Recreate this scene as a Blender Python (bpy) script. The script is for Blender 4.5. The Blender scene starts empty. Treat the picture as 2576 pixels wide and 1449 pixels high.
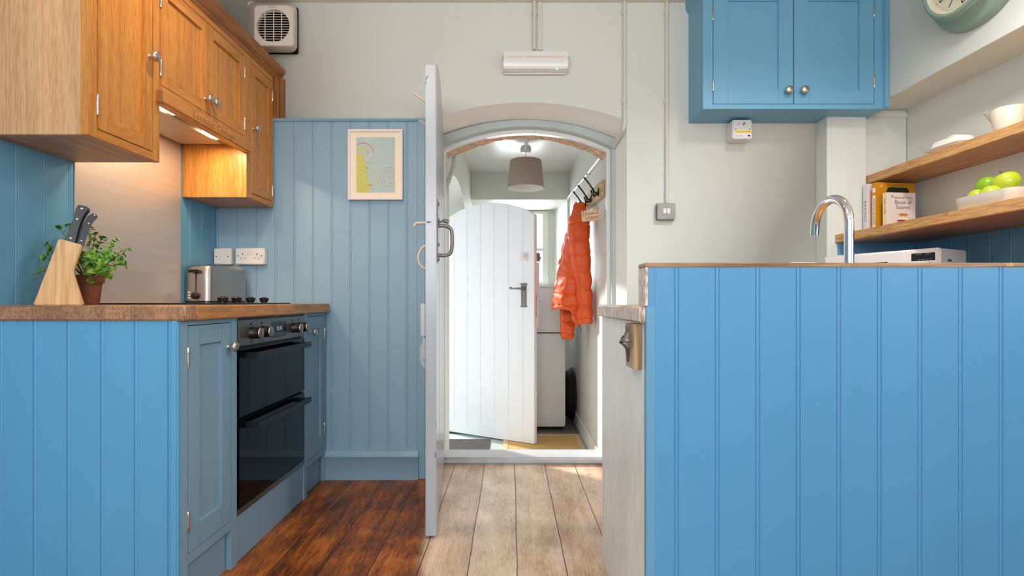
import bpy, bmesh, math, random
from mathutils import Matrix, Vector, noise
R = random.Random(7)
PI = math.pi
SC = bpy.context.scene
COL = SC.collection

# ------------------------------------------------------------------ camera
F = 1322.0            # focal length in pixels of the 2576 x 1449 frame
EYE = 0.93
cd = bpy.data.cameras.new('camera'); cam = bpy.data.objects.new('camera', cd); COL.objects.link(cam)
cam.location = (0, 0, EYE); cam.rotation_euler = (PI/2, 0, 0)
cd.sensor_width = 36.0; cd.lens = 36.0*F/2576
cd.shift_x = 3.0/2576; cd.shift_y = 33.5/2576
cd.clip_start = 0.02
SC.camera = cam

# ------------------------------------------------------------------ world, exposure
w = bpy.data.worlds.new('sky'); SC.world = w; w.use_nodes = True
nt = w.node_tree; bg = nt.nodes['Background']
bg.inputs['Color'].default_value = (0.93, 0.97, 1.0, 1); bg.inputs['Strength'].default_value = 1.15
SC.view_settings.view_transform = 'Standard'
SC.view_settings.look = 'None'
SC.view_settings.gamma = 1.0
SC.view_settings.use_curve_mapping = False
SC.view_settings.exposure = 0.0
SC.cycles.max_bounces = 10
SC.cycles.diffuse_bounces = 6
SC.cycles.sample_clamp_indirect = 6.0

# ------------------------------------------------------------------ lights
def area(name, loc, direction, sx, sy, power, col, spread=180):
    l = bpy.data.lights.new(name, 'AREA'); l.shape = 'RECTANGLE'; l.size = sx; l.size_y = sy
    l.energy = power; l.color = col; l.spread = math.radians(spread)
    o = bpy.data.objects.new(name, l); COL.objects.link(o); o.location = loc
    o.rotation_euler = Vector(direction).to_track_quat('-Z', 'Y').to_euler()
    return o
def point(name, loc, power, col, r=0.05):
    l = bpy.data.lights.new(name, 'POINT'); l.energy = power; l.color = col; l.shadow_soft_size = r
    o = bpy.data.objects.new(name, l); COL.objects.link(o); o.location = loc
    return o
def spot(name, loc, power, col, r, cone):
    l = bpy.data.lights.new(name, 'SPOT'); l.energy = power; l.color = col; l.shadow_soft_size = r
    l.spot_size = math.radians(cone); l.spot_blend = 0.7
    o = bpy.data.objects.new(name, l); COL.objects.link(o); o.location = loc
    return o
# daylight through the kitchen window behind the camera, and an added side fill
area('window_daylight', (-0.15, -2.35, 1.65), (0, 1, 0.0), 2.7, 1.3, 76, (0.92, 0.97, 1.0))
area('side_fill', (1.80, 0.42, 1.45), (-1, 0, 0), 1.1, 0.9, 9, (0.94, 0.98, 1.0))  # added in front of the solid right wall to brighten wall and panels
# daylight through the open outer door of the porch and its back window
area('porch_door_daylight', (-1.15, 4.45, 0.80), (1, -0.45, -0.10), 0.5, 1.6, 2.5, (0.95, 0.98, 1.0))
area('porch_window_daylight', (0.0, 6.3, 1.55), (0, -1, -0.1), 0.7, 0.8, 38, (0.95, 0.98, 1.0))
# low sun slanting in through the open outer door of the porch
sl = bpy.data.lights.new('sun', 'SUN'); sl.energy = 7.0; sl.angle = math.radians(3); sl.color = (1.0, 0.96, 0.90)
so = bpy.data.objects.new('sun', sl); COL.objects.link(so); so.rotation_euler = Vector((0.70, -0.54, -0.46)).to_track_quat('-Z', 'Y').to_euler()
# ceiling lamps of the kitchen, and a fill spot over the sink
spot('ceiling_lamp_cooker', (-0.80, 1.75, 2.46), 26, (1.0, 0.76, 0.48), 0.05, 135)
spot('sink_fill_spot', (1.25, 1.45, 2.46), 80, (1.0, 0.97, 0.92), 0.10, 150)  # unseen spot added to brighten the wall by the tap
point('ceiling_lamp_room', (-0.40, 0.50, 2.40), 16, (1.0, 0.965, 0.90), 0.25)
# strip lamps of the cooker hood
area('hood_strip_lamp_a', (-1.312, 1.993, 1.653), (0, 0, -1), 0.012, 0.085, 2.0, (1.0, 0.80, 0.52))
area('hood_strip_lamp_b', (-1.318, 2.305, 1.653), (0, 0, -1), 0.012, 0.11, 2.0, (1.0, 0.80, 0.52))

# ------------------------------------------------------------------ materials
def S(r, g, b):
    def f(c):
        c /= 255.0
        return c/12.92 if c <= 0.04045 else ((c+0.055)/1.055)**2.4
    return (f(r), f(g), f(b), 1.0)
class NT:
    def __init__(s, name):
        s.m = bpy.data.materials.new(name); s.m.use_nodes = True
        s.t = s.m.node_tree; s.b = s.t.nodes['Principled BSDF']
    def n(s, typ, **kw):
        nd = s.t.nodes.new(typ)
        for k, v in kw.items():
            if k in nd.inputs: nd.inputs[k].default_value = v
            else: setattr(nd, k, v)
        return nd
    def l(s, a, b): s.t.links.new(a, b)
    def coords(s, scale=(1, 1, 1), loc=(0, 0, 0)):
        tc = s.n('ShaderNodeTexCoord'); mp = s.n('ShaderNodeMapping')
        mp.inputs['Scale'].default_value = scale; mp.inputs['Location'].default_value = loc
        s.l(tc.outputs['Object'], mp.inputs['Vector']); return mp.outputs['Vector']
    def math(s, op, a, b=None):
        nd = s.n('ShaderNodeMath', operation=op)
        for i, v in enumerate((a, b)):
            if v is None: continue
            if isinstance(v, (int, float)): nd.inputs[i].default_value = v
            else: s.l(v, nd.inputs[i])
        return nd.outputs[0]
    def mix(s, f, a, b, blend='MIX'):
        nd = s.n('ShaderNodeMix', data_type='RGBA', blend_type=blend)
        for i, v in ((0, f), (6, a), (7, b)):
            if isinstance(v, (int, float)): nd.inputs[i].default_value = v
            elif isinstance(v, tuple): nd.inputs[i].default_value = v
            else: s.l(v, nd.inputs[i])
        return nd.outputs[2]
    def ramp(s, f, *stops):
        nd = s.n('ShaderNodeValToRGB'); e = nd.color_ramp.elements
        while len(e) < len(stops): e.new(0.5)
        for i, (p, c) in enumerate(stops):
            e[i].position = p; e[i].color = c if isinstance(c, tuple) else (c, c, c, 1)
        s.l(f, nd.inputs['Fac']); return nd.outputs['Color']
    def bump(s, h, strength=0.2, dist=0.002):
        nd = s.n('ShaderNodeBump', Strength=strength, Distance=dist)
        s.l(h, nd.inputs['Height']); s.l(nd.outputs['Normal'], s.b.inputs['Normal'])
def mat(name, col, rough=0.5, metal=0.0, spec=0.5, var=0.06, vs=6.0, bump=0.0, bs=60.0, coat=0.0, stretch=(1, 1, 1)):
    k = NT(name); b = k.b
    b.inputs['Roughness'].default_value = rough; b.inputs['Metallic'].default_value = metal
    b.inputs['Specular IOR Level'].default_value = spec; b.inputs['Coat Weight'].default_value = coat
    v = k.coords(stretch)
    nz = k.n('ShaderNodeTexNoise', Scale=vs, Detail=3.0); k.l(v, nz.inputs['Vector'])
    d = tuple(c*(1-var) for c in col[:3])+(1,); u = tuple(min(1, c*(1+var)) for c in col[:3])+(1,)
    k.l(k.ramp(nz.outputs['Fac'], (0.3, d), (0.7, u)), b.inputs['Base Color'])
    if bump:
        n2 = k.n('ShaderNodeTexNoise', Scale=bs, Detail=4.0); k.l(v, n2.inputs['Vector'])
        k.bump(n2.outputs['Fac'], bump, 0.003)
    return k.m
def emit(name, col, strength):
    k = NT(name); k.b.inputs['Base Color'].default_value = col
    k.b.inputs['Emission Color'].default_value = col; k.b.inputs['Emission Strength'].default_value = strength
    return k.m
def wood(name, dark, light, grain='Z', rough=0.38, stave=None, sw=0.06, svar=0.25, fine=90.0, bump=0.08, coarse=7.0, along=0.05):
    k = NT(name); b = k.b; b.inputs['Roughness'].default_value = rough
    gi = 'XYZ'.index(grain)
    sc = [1.0, 1.0, 1.0]; sc[gi] = along
    v = k.coords(tuple(sc))
    if stave:
        sep = k.n('ShaderNodeSeparateXYZ'); tc = k.n('ShaderNodeTexCoord'); k.l(tc.outputs['Object'], sep.inputs[0])
        sid = k.math('FLOOR', k.math('DIVIDE', sep.outputs['XYZ'.index(stave)], sw))
        wn = k.n('ShaderNodeTexWhiteNoise', noise_dimensions='1D'); k.l(sid, wn.inputs['W'])
        ad = k.n('ShaderNodeVectorMath', operation='MULTIPLY_ADD'); k.l(wn.outputs['Color'], ad.inputs[0])
        ad.inputs[1].default_value = (3, 3, 3); k.l(v, ad.inputs[2]); v = ad.outputs[0]
    n1 = k.n('ShaderNodeTexNoise', Scale=coarse, Detail=4.0, Distortion=1.2); k.l(v, n1.inputs['Vector'])
    rings = k.math('PINGPONG', k.math('MULTIPLY', n1.outputs['Fac'], 14.0), 1.0)
    n2 = k.n('ShaderNodeTexNoise', Scale=fine, Detail=3.0); k.l(v, n2.inputs['Vector'])
    t = k.math('ADD', k.math('MULTIPLY', rings, 0.16), k.math('MULTIPLY', n2.outputs['Fac'], 0.84))
    c = k.ramp(t, (0.36, dark), (0.62, light))
    if stave:
        f = k.math('ADD', k.math('MULTIPLY', wn.outputs['Value'], svar), 1.0-svar*0.5)
        hs = k.n('ShaderNodeHueSaturation'); k.l(c, hs.inputs['Color']); k.l(f, hs.inputs['Value']); c = hs.outputs['Color']
    k.l(c, b.inputs['Base Color'])
    if bump: k.bump(n2.outputs['Fac'], bump, 0.002)
    return k.m
M = {}
M['blue'] = mat('blue_paint', S(84, 150, 196), 0.42, var=0.03, vs=3, bump=0.03, bs=35, stretch=(1, 1, 0.15))  # one blue paint; the copies below put each area's light into the tone
M['blue_end_lit'] = mat('end_panel_blue_lit', S(98, 166, 208), 0.42, var=0.03, vs=3, bump=0.03, bs=35, stretch=(1, 1, 0.15))  # lit copy: the brighter light on the end panel is in the colour
M['blue_cab'] = mat('wall_cabinet_blue', S(110, 170, 204), 0.42, var=0.03, vs=3, bump=0.02, bs=40, stretch=(1, 1, 0.15))
M['blue_hazed'] = mat('blue_paint_hazed', S(138, 172, 196), 0.42, var=0.03, vs=3, bump=0.04, bs=40, stretch=(1, 1, 0.15))  # same paint greyed, warm light and haze put into the colour
M['blue_shaded'] = mat('blue_paint_shaded', S(124, 158, 182), 0.42, var=0.03, vs=3, bump=0.02, bs=40, stretch=(1, 1, 0.15))  # shaded copy: the weaker light on the fronts is in the colour
M['blue_green'] = mat('mid_blue_paint', S(100, 155, 190), 0.40, var=0.03, vs=3, bump=0.02, bs=40, stretch=(1, 1, 0.15))
M['wall'] = mat('wall_paint', S(217, 220, 214), 0.7, var=0.025, vs=2.5, bump=0.10, bs=14)
M['wall_rough'] = mat('rough_plaster', S(214, 217, 211), 0.7, var=0.03, vs=4, bump=0.35, bs=22)
M['ceil'] = mat('ceiling_paint', S(228, 222, 212), 0.8, var=0.02, bump=0.08, bs=12)
M['porch'] = mat('porch_wall_paint', S(214, 216, 209), 0.45, var=0.03, vs=3, bump=0.12, bs=10)
M['white'] = mat('white_gloss', S(232, 232, 230), 0.28, var=0.02)
M['reveal'] = mat('reveal_paint', S(250, 248, 242), 0.55, var=0.02, bump=0.08, bs=12)
M['frame_grey'] = mat('door_frame_grey', S(180, 191, 190), 0.4, var=0.04, bump=0.08, bs=30)
M['door_paint'] = mat('old_door_paint', S(172, 177, 186), 0.22, var=0.02, vs=8, bump=0.10, bs=25)
M['door_white'] = mat('outer_door_paint', S(236, 239, 246), 0.35, var=0.015, vs=6, bump=0.04, bs=25)
M['terra_break'] = mat('broken_plaster', S(204, 168, 138), 0.9, var=0.35, vs=40, bump=0.6, bs=60)
M['conduit'] = mat('conduit_paint', S(212, 212, 200), 0.5, var=0.02)
M['oak_v'] = wood('oak_vertical', S(182, 116, 48), S(216, 150, 74), 'Z', fine=380)
M['oak_h'] = wood('oak_horizontal', S(182, 116, 48), S(214, 148, 72), 'Y', fine=380)
M['oak_pale'] = wood('oak_pale_staves', S(202, 150, 104), S(226, 180, 134), 'Z', stave='X', sw=0.075, svar=0.2, fine=420)
M['oak_under'] = wood('oak_underside', S(156, 110, 68), S(196, 148, 100), 'Y', fine=110)
M['oak_dark'] = wood('oak_cornice', S(126, 78, 38), S(172, 114, 62), 'Y', fine=110)
M['oak_dark_v'] = wood('oak_cornice_end', S(126, 78, 38), S(168, 110, 60), 'Z', fine=110)
M['top_end'] = wood('worktop_end_grain', S(146, 104, 74), S(180, 136, 100), 'Z', stave='X', sw=0.036, svar=0.28, fine=160, coarse=14, along=0.6)
M['top'] = wood('worktop_oak', S(172, 112, 58), S(204, 146, 88), 'Y', stave='Y', sw=0.17, svar=0.22, fine=300)
M['shelf'] = wood('shelf_oak', S(178, 126, 72), S(220, 172, 112), 'Y', stave='Y', sw=0.35, svar=0.10, fine=300)
M['strip'] = wood('oak_edging', S(120, 84, 58), S(178, 140, 104), 'X', fine=140)
M['cap'] = wood('worn_worktop_end', S(150, 112, 84), S(230, 216, 200), 'Z', stave='Y', sw=0.07, svar=0.25, fine=120, rough=0.3, coarse=20, along=0.3)
M['block'] = wood('beech_block', S(196, 148, 92), S(224, 184, 132), 'Z', stave='X', sw=0.05, svar=0.1, fine=110)
M['board'] = wood('hook_board', S(176, 146, 104), S(212, 186, 146), 'Y', fine=80)
M['plaque'] = wood('plaque_wood', S(206, 160, 120), S(230, 190, 150), 'X', fine=80)
M['opener_wood'] = wood('opener_board', S(140, 110, 74), S(190, 156, 112), 'Z', fine=70)
M['steel'] = mat('brushed_steel', S(186, 180, 174), 0.34, 1.0, var=0.05, vs=40, bump=0.02, bs=300, stretch=(1, 1, 0.03))
M['splash'] = mat('splashback_steel', S(208, 194, 186), 0.45, 0.6, var=0.04, vs=60, bump=0.04, bs=400, stretch=(1, 0.03, 1))
M['oven_steel'] = mat('oven_steel', S(140, 138, 136), 0.36, 0.9, var=0.10, vs=25)
M['chrome'] = mat('chrome', S(235, 236, 240), 0.05, 1.0, var=0.0)
M['nickel'] = mat('nickel', S(206, 198, 188), 0.30, 1.0, var=0.02)
M['filter'] = mat('hood_filter', S(196, 188, 176), 0.4, 0.6, var=0.2, vs=150, bump=0.3, bs=300)
M['iron'] = mat('dark_iron', S(48, 46, 46), 0.5, 0.6, var=0.1, bump=0.1)
M['iron_grey'] = mat('grey_iron', S(128, 124, 122), 0.45, 0.7, var=0.15, vs=60, bump=0.2, bs=120)
M['cream_metal'] = mat('cream_metal', S(214, 200, 188), 0.4, var=0.05)
M['black_glass'] = mat('black_glass', S(6, 6, 8), 0.04, spec=0.28, var=0.0)
M['hob_glass'] = mat('hob_glass', S(14, 13, 13), 0.12, spec=0.5, var=0.0)
M['black'] = mat('black_plastic', S(20, 20, 22), 0.35, var=0.05)
M['black_matt'] = mat('black_void', S(10, 9, 8), 0.9, var=0.05)
M['handle_black'] = mat('knife_handle', S(17, 20, 26), 0.28, var=0.2, vs=20)
M['plastic'] = mat('white_plastic', S(232, 228, 226), 0.35, var=0.01)
M['plastic_cream'] = mat('cream_plastic', S(226, 216, 204), 0.4, var=0.01)
M['china'] = mat('white_china', S(234, 230, 220), 0.15, var=0.01, coat=0.3)
M['china_cream'] = mat('cream_china', S(228, 220, 204), 0.15, var=0.01, coat=0.3)
M['terracotta'] = mat('terracotta', S(126, 76, 52), 0.8, var=0.25, vs=22, bump=0.15, bs=60)
M['soil'] = mat('soil', S(48, 36, 26), 0.95, var=0.3, vs=60)
M['leaf_a'] = mat('mint_leaf', S(70, 126, 34), 0.5, var=0.2, vs=30)
M['leaf_b'] = mat('mint_leaf_young', S(112, 156, 42), 0.5, var=0.2, vs=30)
M['stem'] = mat('mint_stem', S(96, 110, 50), 0.6)
M['apple_green'] = mat('green_apple', S(130, 176, 20), 0.2, var=0.14, vs=14, coat=0.3)
M['apple_yellow'] = mat('yellow_apple', S(182, 194, 46), 0.25, var=0.12, vs=14, coat=0.2)
M['stalk'] = mat('apple_stalk', S(92, 66, 40), 0.8)
M['orange'] = mat('orange_nylon', S(222, 84, 20), 0.5, var=0.08, vs=9, bump=0.35, bs=26)
M['orange_dark'] = mat('orange_lining', S(70, 50, 44), 0.8)
M['shade'] = mat('linen_shade', S(168, 152, 138), 0.85, var=0.06, vs=90, bump=0.15, bs=250)
M['shade_in'] = mat('shade_lining', S(236, 232, 226), 0.7, var=0.01)
M['fridge'] = mat('fridge_white', S(214, 212, 212), 0.3, var=0.01)
M['gasket'] = mat('gasket_grey', S(120, 122, 128), 0.6)
M['rubber'] = mat('black_rubber', S(26, 22, 20), 0.6, var=0.1)
M['porch_floor'] = mat('porch_floor_paint', S(176, 188, 184), 0.5, var=0.06)
M['porch_grey'] = mat('porch_floor_grey', S(112, 112, 112), 0.6, var=0.1)
M['sill_grey'] = mat('threshold_paint', S(186, 190, 196), 0.35, var=0.08, vs=12, bump=0.2, bs=30)
M['mat_grey'] = mat('ribbed_mat', S(108, 106, 106), 0.95, var=0.25, vs=120, bump=0.8, bs=180)
M['jute'] = mat('jute', S(206, 166, 104), 0.95, var=0.18, vs=160, bump=0.6, bs=260)
M['jute_edge'] = mat('jute_border', S(206, 180, 142), 0.9, var=0.08, vs=100)
M['cream'] = mat('clock_face', S(236, 230, 206), 0.6, var=0.01)
M['clock_green'] = mat('clock_green', S(140, 168, 154), 0.4, var=0.03)
M['ink'] = mat('ink', S(34, 30, 28), 0.6, var=0.0)
M['ink_brown'] = mat('ink_brown', S(110, 72, 56), 0.7, var=0.0)
M['ink_grey'] = mat('ink_grey', S(150, 146, 150), 0.7, var=0.0)
M['carve'] = mat('carved_letter', S(146, 94, 46), 0.8, var=0.05)
M['burn'] = mat('burnt_letter', S(140, 98, 72), 0.8, var=0.05)
M['lcd'] = emit('lcd_digits', S(170, 176, 184), 0.35)
M['green_led'] = emit('green_led', (0.15, 1.0, 0.25, 1), 6.0)
M['strip_light'] = emit('hood_light', (1.0, 0.86, 0.62, 1), 9.0)
M['display'] = mat('display_black', S(30, 32, 38), 0.2, var=0.0)
M['diffuser'] = mat('light_diffuser', S(236, 236, 236), 0.3, var=0.01, coat=0.2)
M['book_yellow'] = mat('book_yellow', S(206, 136, 10), 0.45, var=0.03)
M['book_white'] = mat('book_white', S(226, 218, 224), 0.5, var=0.02)
M['book_pink'] = mat('book_pale', S(222, 208, 206), 0.5, var=0.02)
M['book_cream'] = mat('book_cream', S(232, 216, 176), 0.5, var=0.02)
M['paper'] = mat('paper', S(238, 232, 220), 0.8, var=0.02)
M['tin_green'] = mat('tin_dark_green', S(26, 42, 32), 0.4, var=0.1)
M['tin_rim'] = mat('tin_rim', S(96, 120, 96), 0.4)
M['roast'] = mat('roast_brown', S(66, 36, 18), 0.7, var=0.5, vs=60)
M['scone'] = mat('scone_cream', S(226, 190, 140), 0.6, var=0.2, vs=90)
M['scone_top'] = mat('scone_crust', S(208, 116, 62), 0.6, var=0.25, vs=90)
M['jam'] = mat('jam_red', S(150, 34, 36), 0.4, var=0.2, vs=60)
M['plum'] = mat('emblem_plum', S(110, 36, 66), 0.6)
M['yellow_label'] = mat('yellow_label', S(238, 204, 20), 0.5)
M['green_label'] = mat('green_label', S(30, 120, 80), 0.5)
M['frame_pink'] = mat('picture_frame_white', S(238, 228, 226), 0.4, var=0.01)
M['mount'] = mat('picture_mount', S(246, 234, 216), 0.8, var=0.01)
M['sea'] = mat('chart_sea', S(186, 206, 206), 0.7, var=0.03, vs=30)
M['land'] = mat('chart_land', S(206, 208, 116), 0.7, var=0.06, vs=60)
M['chart_red'] = mat('chart_red', S(206, 84, 78), 0.7)
M['chart_pink'] = mat('chart_pink', S(206, 160, 168), 0.7)
M['chart_yellow'] = mat('chart_yellow', S(226, 208, 96), 0.7)
M['chart_grey'] = mat('chart_grey', S(136, 144, 146), 0.7)
M['string'] = mat('twine', S(150, 120, 84), 0.9)
M['chip_blue'] = mat('chipped_blue', S(96, 122, 150), 0.6, var=0.3, vs=60)

# worn whitewash on the peninsula end
k = NT('whitewashed_boards'); k.b.inputs['Roughness'].default_value = 0.32
v = k.coords((1, 1, 0.05)); n1 = k.n('ShaderNodeTexNoise', Scale=170.0, Detail=6.0); k.l(v, n1.inputs['Vector'])
n2 = k.n('ShaderNodeTexNoise', Scale=5.0, Detail=2.0); k.l(k.coords((1, 1, 0.35)), n2.inputs['Vector'])
t = k.math('ADD', k.math('MULTIPLY', n1.outputs['Fac'], 0.7), k.math('MULTIPLY', n2.outputs['Fac'], 0.3))
k.l(k.ramp(t, (0.34, S(206, 219, 226)), (0.5, S(226, 234, 238)), (0.64, S(250, 252, 252))), k.b.inputs['Base Color'])
k.bump(n1.outputs['Fac'], 0.15, 0.002); M['whitewash'] = k.m

# floor boards running away from the camera
def floor_mat():
    k = NT('floor_boards')
    tc = k.n('ShaderNodeTexCoord'); sep = k.n('ShaderNodeSeparateXYZ'); k.l(tc.outputs['Object'], sep.inputs[0])
    x, y = sep.outputs[0], sep.outputs[1]
    wob = k.n('ShaderNodeTexNoise', Scale=2.2, Detail=2.0); k.l(tc.outputs['Object'], wob.inputs['Vector'])
    xs = k.math('ADD', k.math('ADD', x, 0.148+17*10), k.math('MULTIPLY', k.math('SUBTRACT', wob.outputs['Fac'], 0.5), 0.010))
    u = k.math('DIVIDE', xs, 0.170)
    bid = k.math('FLOOR', u); fr = k.math('FRACT', u)
    edge = k.math('ABSOLUTE', k.math('SUBTRACT', fr, 0.5))
    seam = k.math('GREATER_THAN', edge, 0.489)
    wn = k.n('ShaderNodeTexWhiteNoise', noise_dimensions='1D'); k.l(bid, wn.inputs['W'])
    mp = k.n('ShaderNodeMapping'); mp.inputs['Scale'].default_value = (1, 0.14, 1); k.l(tc.outputs['Object'], mp.inputs['Vector'])
    ad = k.n('ShaderNodeVectorMath', operation='MULTIPLY_ADD'); k.l(wn.outputs['Color'], ad.inputs[0])
    ad.inputs[1].default_value = (5, 5, 5); k.l(mp.outputs['Vector'], ad.inputs[2])
    g1 = k.n('ShaderNodeTexNoise', Scale=16.0, Detail=6.0, Distortion=0.8); k.l(ad.outputs[0], g1.inputs['Vector'])
    g2 = k.n('ShaderNodeTexNoise', Scale=170.0, Detail=4.0); k.l(ad.outputs[0], g2.inputs['Vector'])
    pt = k.n('ShaderNodeTexNoise', Scale=6.0, Detail=5.0); k.l(tc.outputs['Object'], pt.inputs['Vector'])
    t = k.math('ADD', k.math('MULTIPLY', g1.outputs['Fac'], 0.36), k.math('ADD', k.math('MULTIPLY', g2.outputs['Fac'], 0.32), k.math('MULTIPLY', pt.outputs['Fac'], 0.32)))
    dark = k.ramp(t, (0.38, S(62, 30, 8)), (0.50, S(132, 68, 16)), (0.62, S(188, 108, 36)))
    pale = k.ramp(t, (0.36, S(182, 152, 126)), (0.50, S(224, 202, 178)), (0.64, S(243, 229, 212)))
    # doorway glare and some wear painted as a pale band, ending at the door
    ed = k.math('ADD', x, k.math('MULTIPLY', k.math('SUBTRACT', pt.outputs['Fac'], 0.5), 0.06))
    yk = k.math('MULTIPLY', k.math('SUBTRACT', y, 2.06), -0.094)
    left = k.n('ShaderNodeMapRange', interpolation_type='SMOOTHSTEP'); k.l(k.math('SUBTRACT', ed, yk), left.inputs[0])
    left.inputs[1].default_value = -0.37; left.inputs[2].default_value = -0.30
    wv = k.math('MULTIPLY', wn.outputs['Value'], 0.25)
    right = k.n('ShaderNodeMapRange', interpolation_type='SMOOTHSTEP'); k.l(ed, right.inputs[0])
    right.inputs[1].default_value = 0.42; right.inputs[2].default_value = 0.56; right.inputs[3].default_value = 1.0; right.inputs[4].default_value = 0.0  # dark again at the right to cut light bounced onto the peninsula
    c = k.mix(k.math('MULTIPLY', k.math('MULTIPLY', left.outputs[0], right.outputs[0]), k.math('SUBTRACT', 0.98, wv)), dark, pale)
    vo = k.n('ShaderNodeTexVoronoi', Scale=2.1); 
    mv = k.n('ShaderNodeMapping'); mv.inputs['Scale'].default_value = (1.6, 0.75, 1); k.l(tc.outputs['Object'], mv.inputs['Vector']); k.l(mv.outputs['Vector'], vo.inputs['Vector'])
    knot = k.n('ShaderNodeMapRange'); k.l(vo.outputs['Distance'], knot.inputs[0])
    knot.inputs[1].default_value = 0.05; knot.inputs[2].default_value = 0.11; knot.inputs[3].default_value = 0.75; knot.inputs[4].default_value = 0.0
    kn = k.math('MULTIPLY', knot.outputs[0], k.math('SUBTRACT', 1.0, k.math('MULTIPLY', left.outputs[0], 0.8)))
    c = k.mix(kn, c, S(34, 18, 12))
    c = k.mix(k.math('MULTIPLY', seam, 0.9), c, S(44, 26, 16))
    k.l(c, k.b.inputs['Base Color'])
    k.b.inputs['Specular IOR Level'].default_value = 0.38; ro = k.math('ADD', 0.24, k.math('MULTIPLY', pt.outputs['Fac'], 0.26)); k.l(ro, k.b.inputs['Roughness'])
    h = k.math('SUBTRACT', k.math('MULTIPLY', t, 0.6), k.math('MULTIPLY', seam, 1.0)); k.bump(h, 0.35, 0.004)
    return k.m
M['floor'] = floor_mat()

# clear window glass
k = NT('window_glass'); tr = k.n('ShaderNodeBsdfTransparent'); gl = k.n('ShaderNodeBsdfGlossy', Roughness=0.02)
ms = k.n('ShaderNodeMixShader'); ms.inputs[0].default_value = 0.06
k.l(tr.outputs[0], ms.inputs[1]); k.l(gl.outputs[0], ms.inputs[2]); k.l(ms.outputs[0], k.t.nodes['Material Output'].inputs['Surface'])
M['glass'] = k.m

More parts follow.
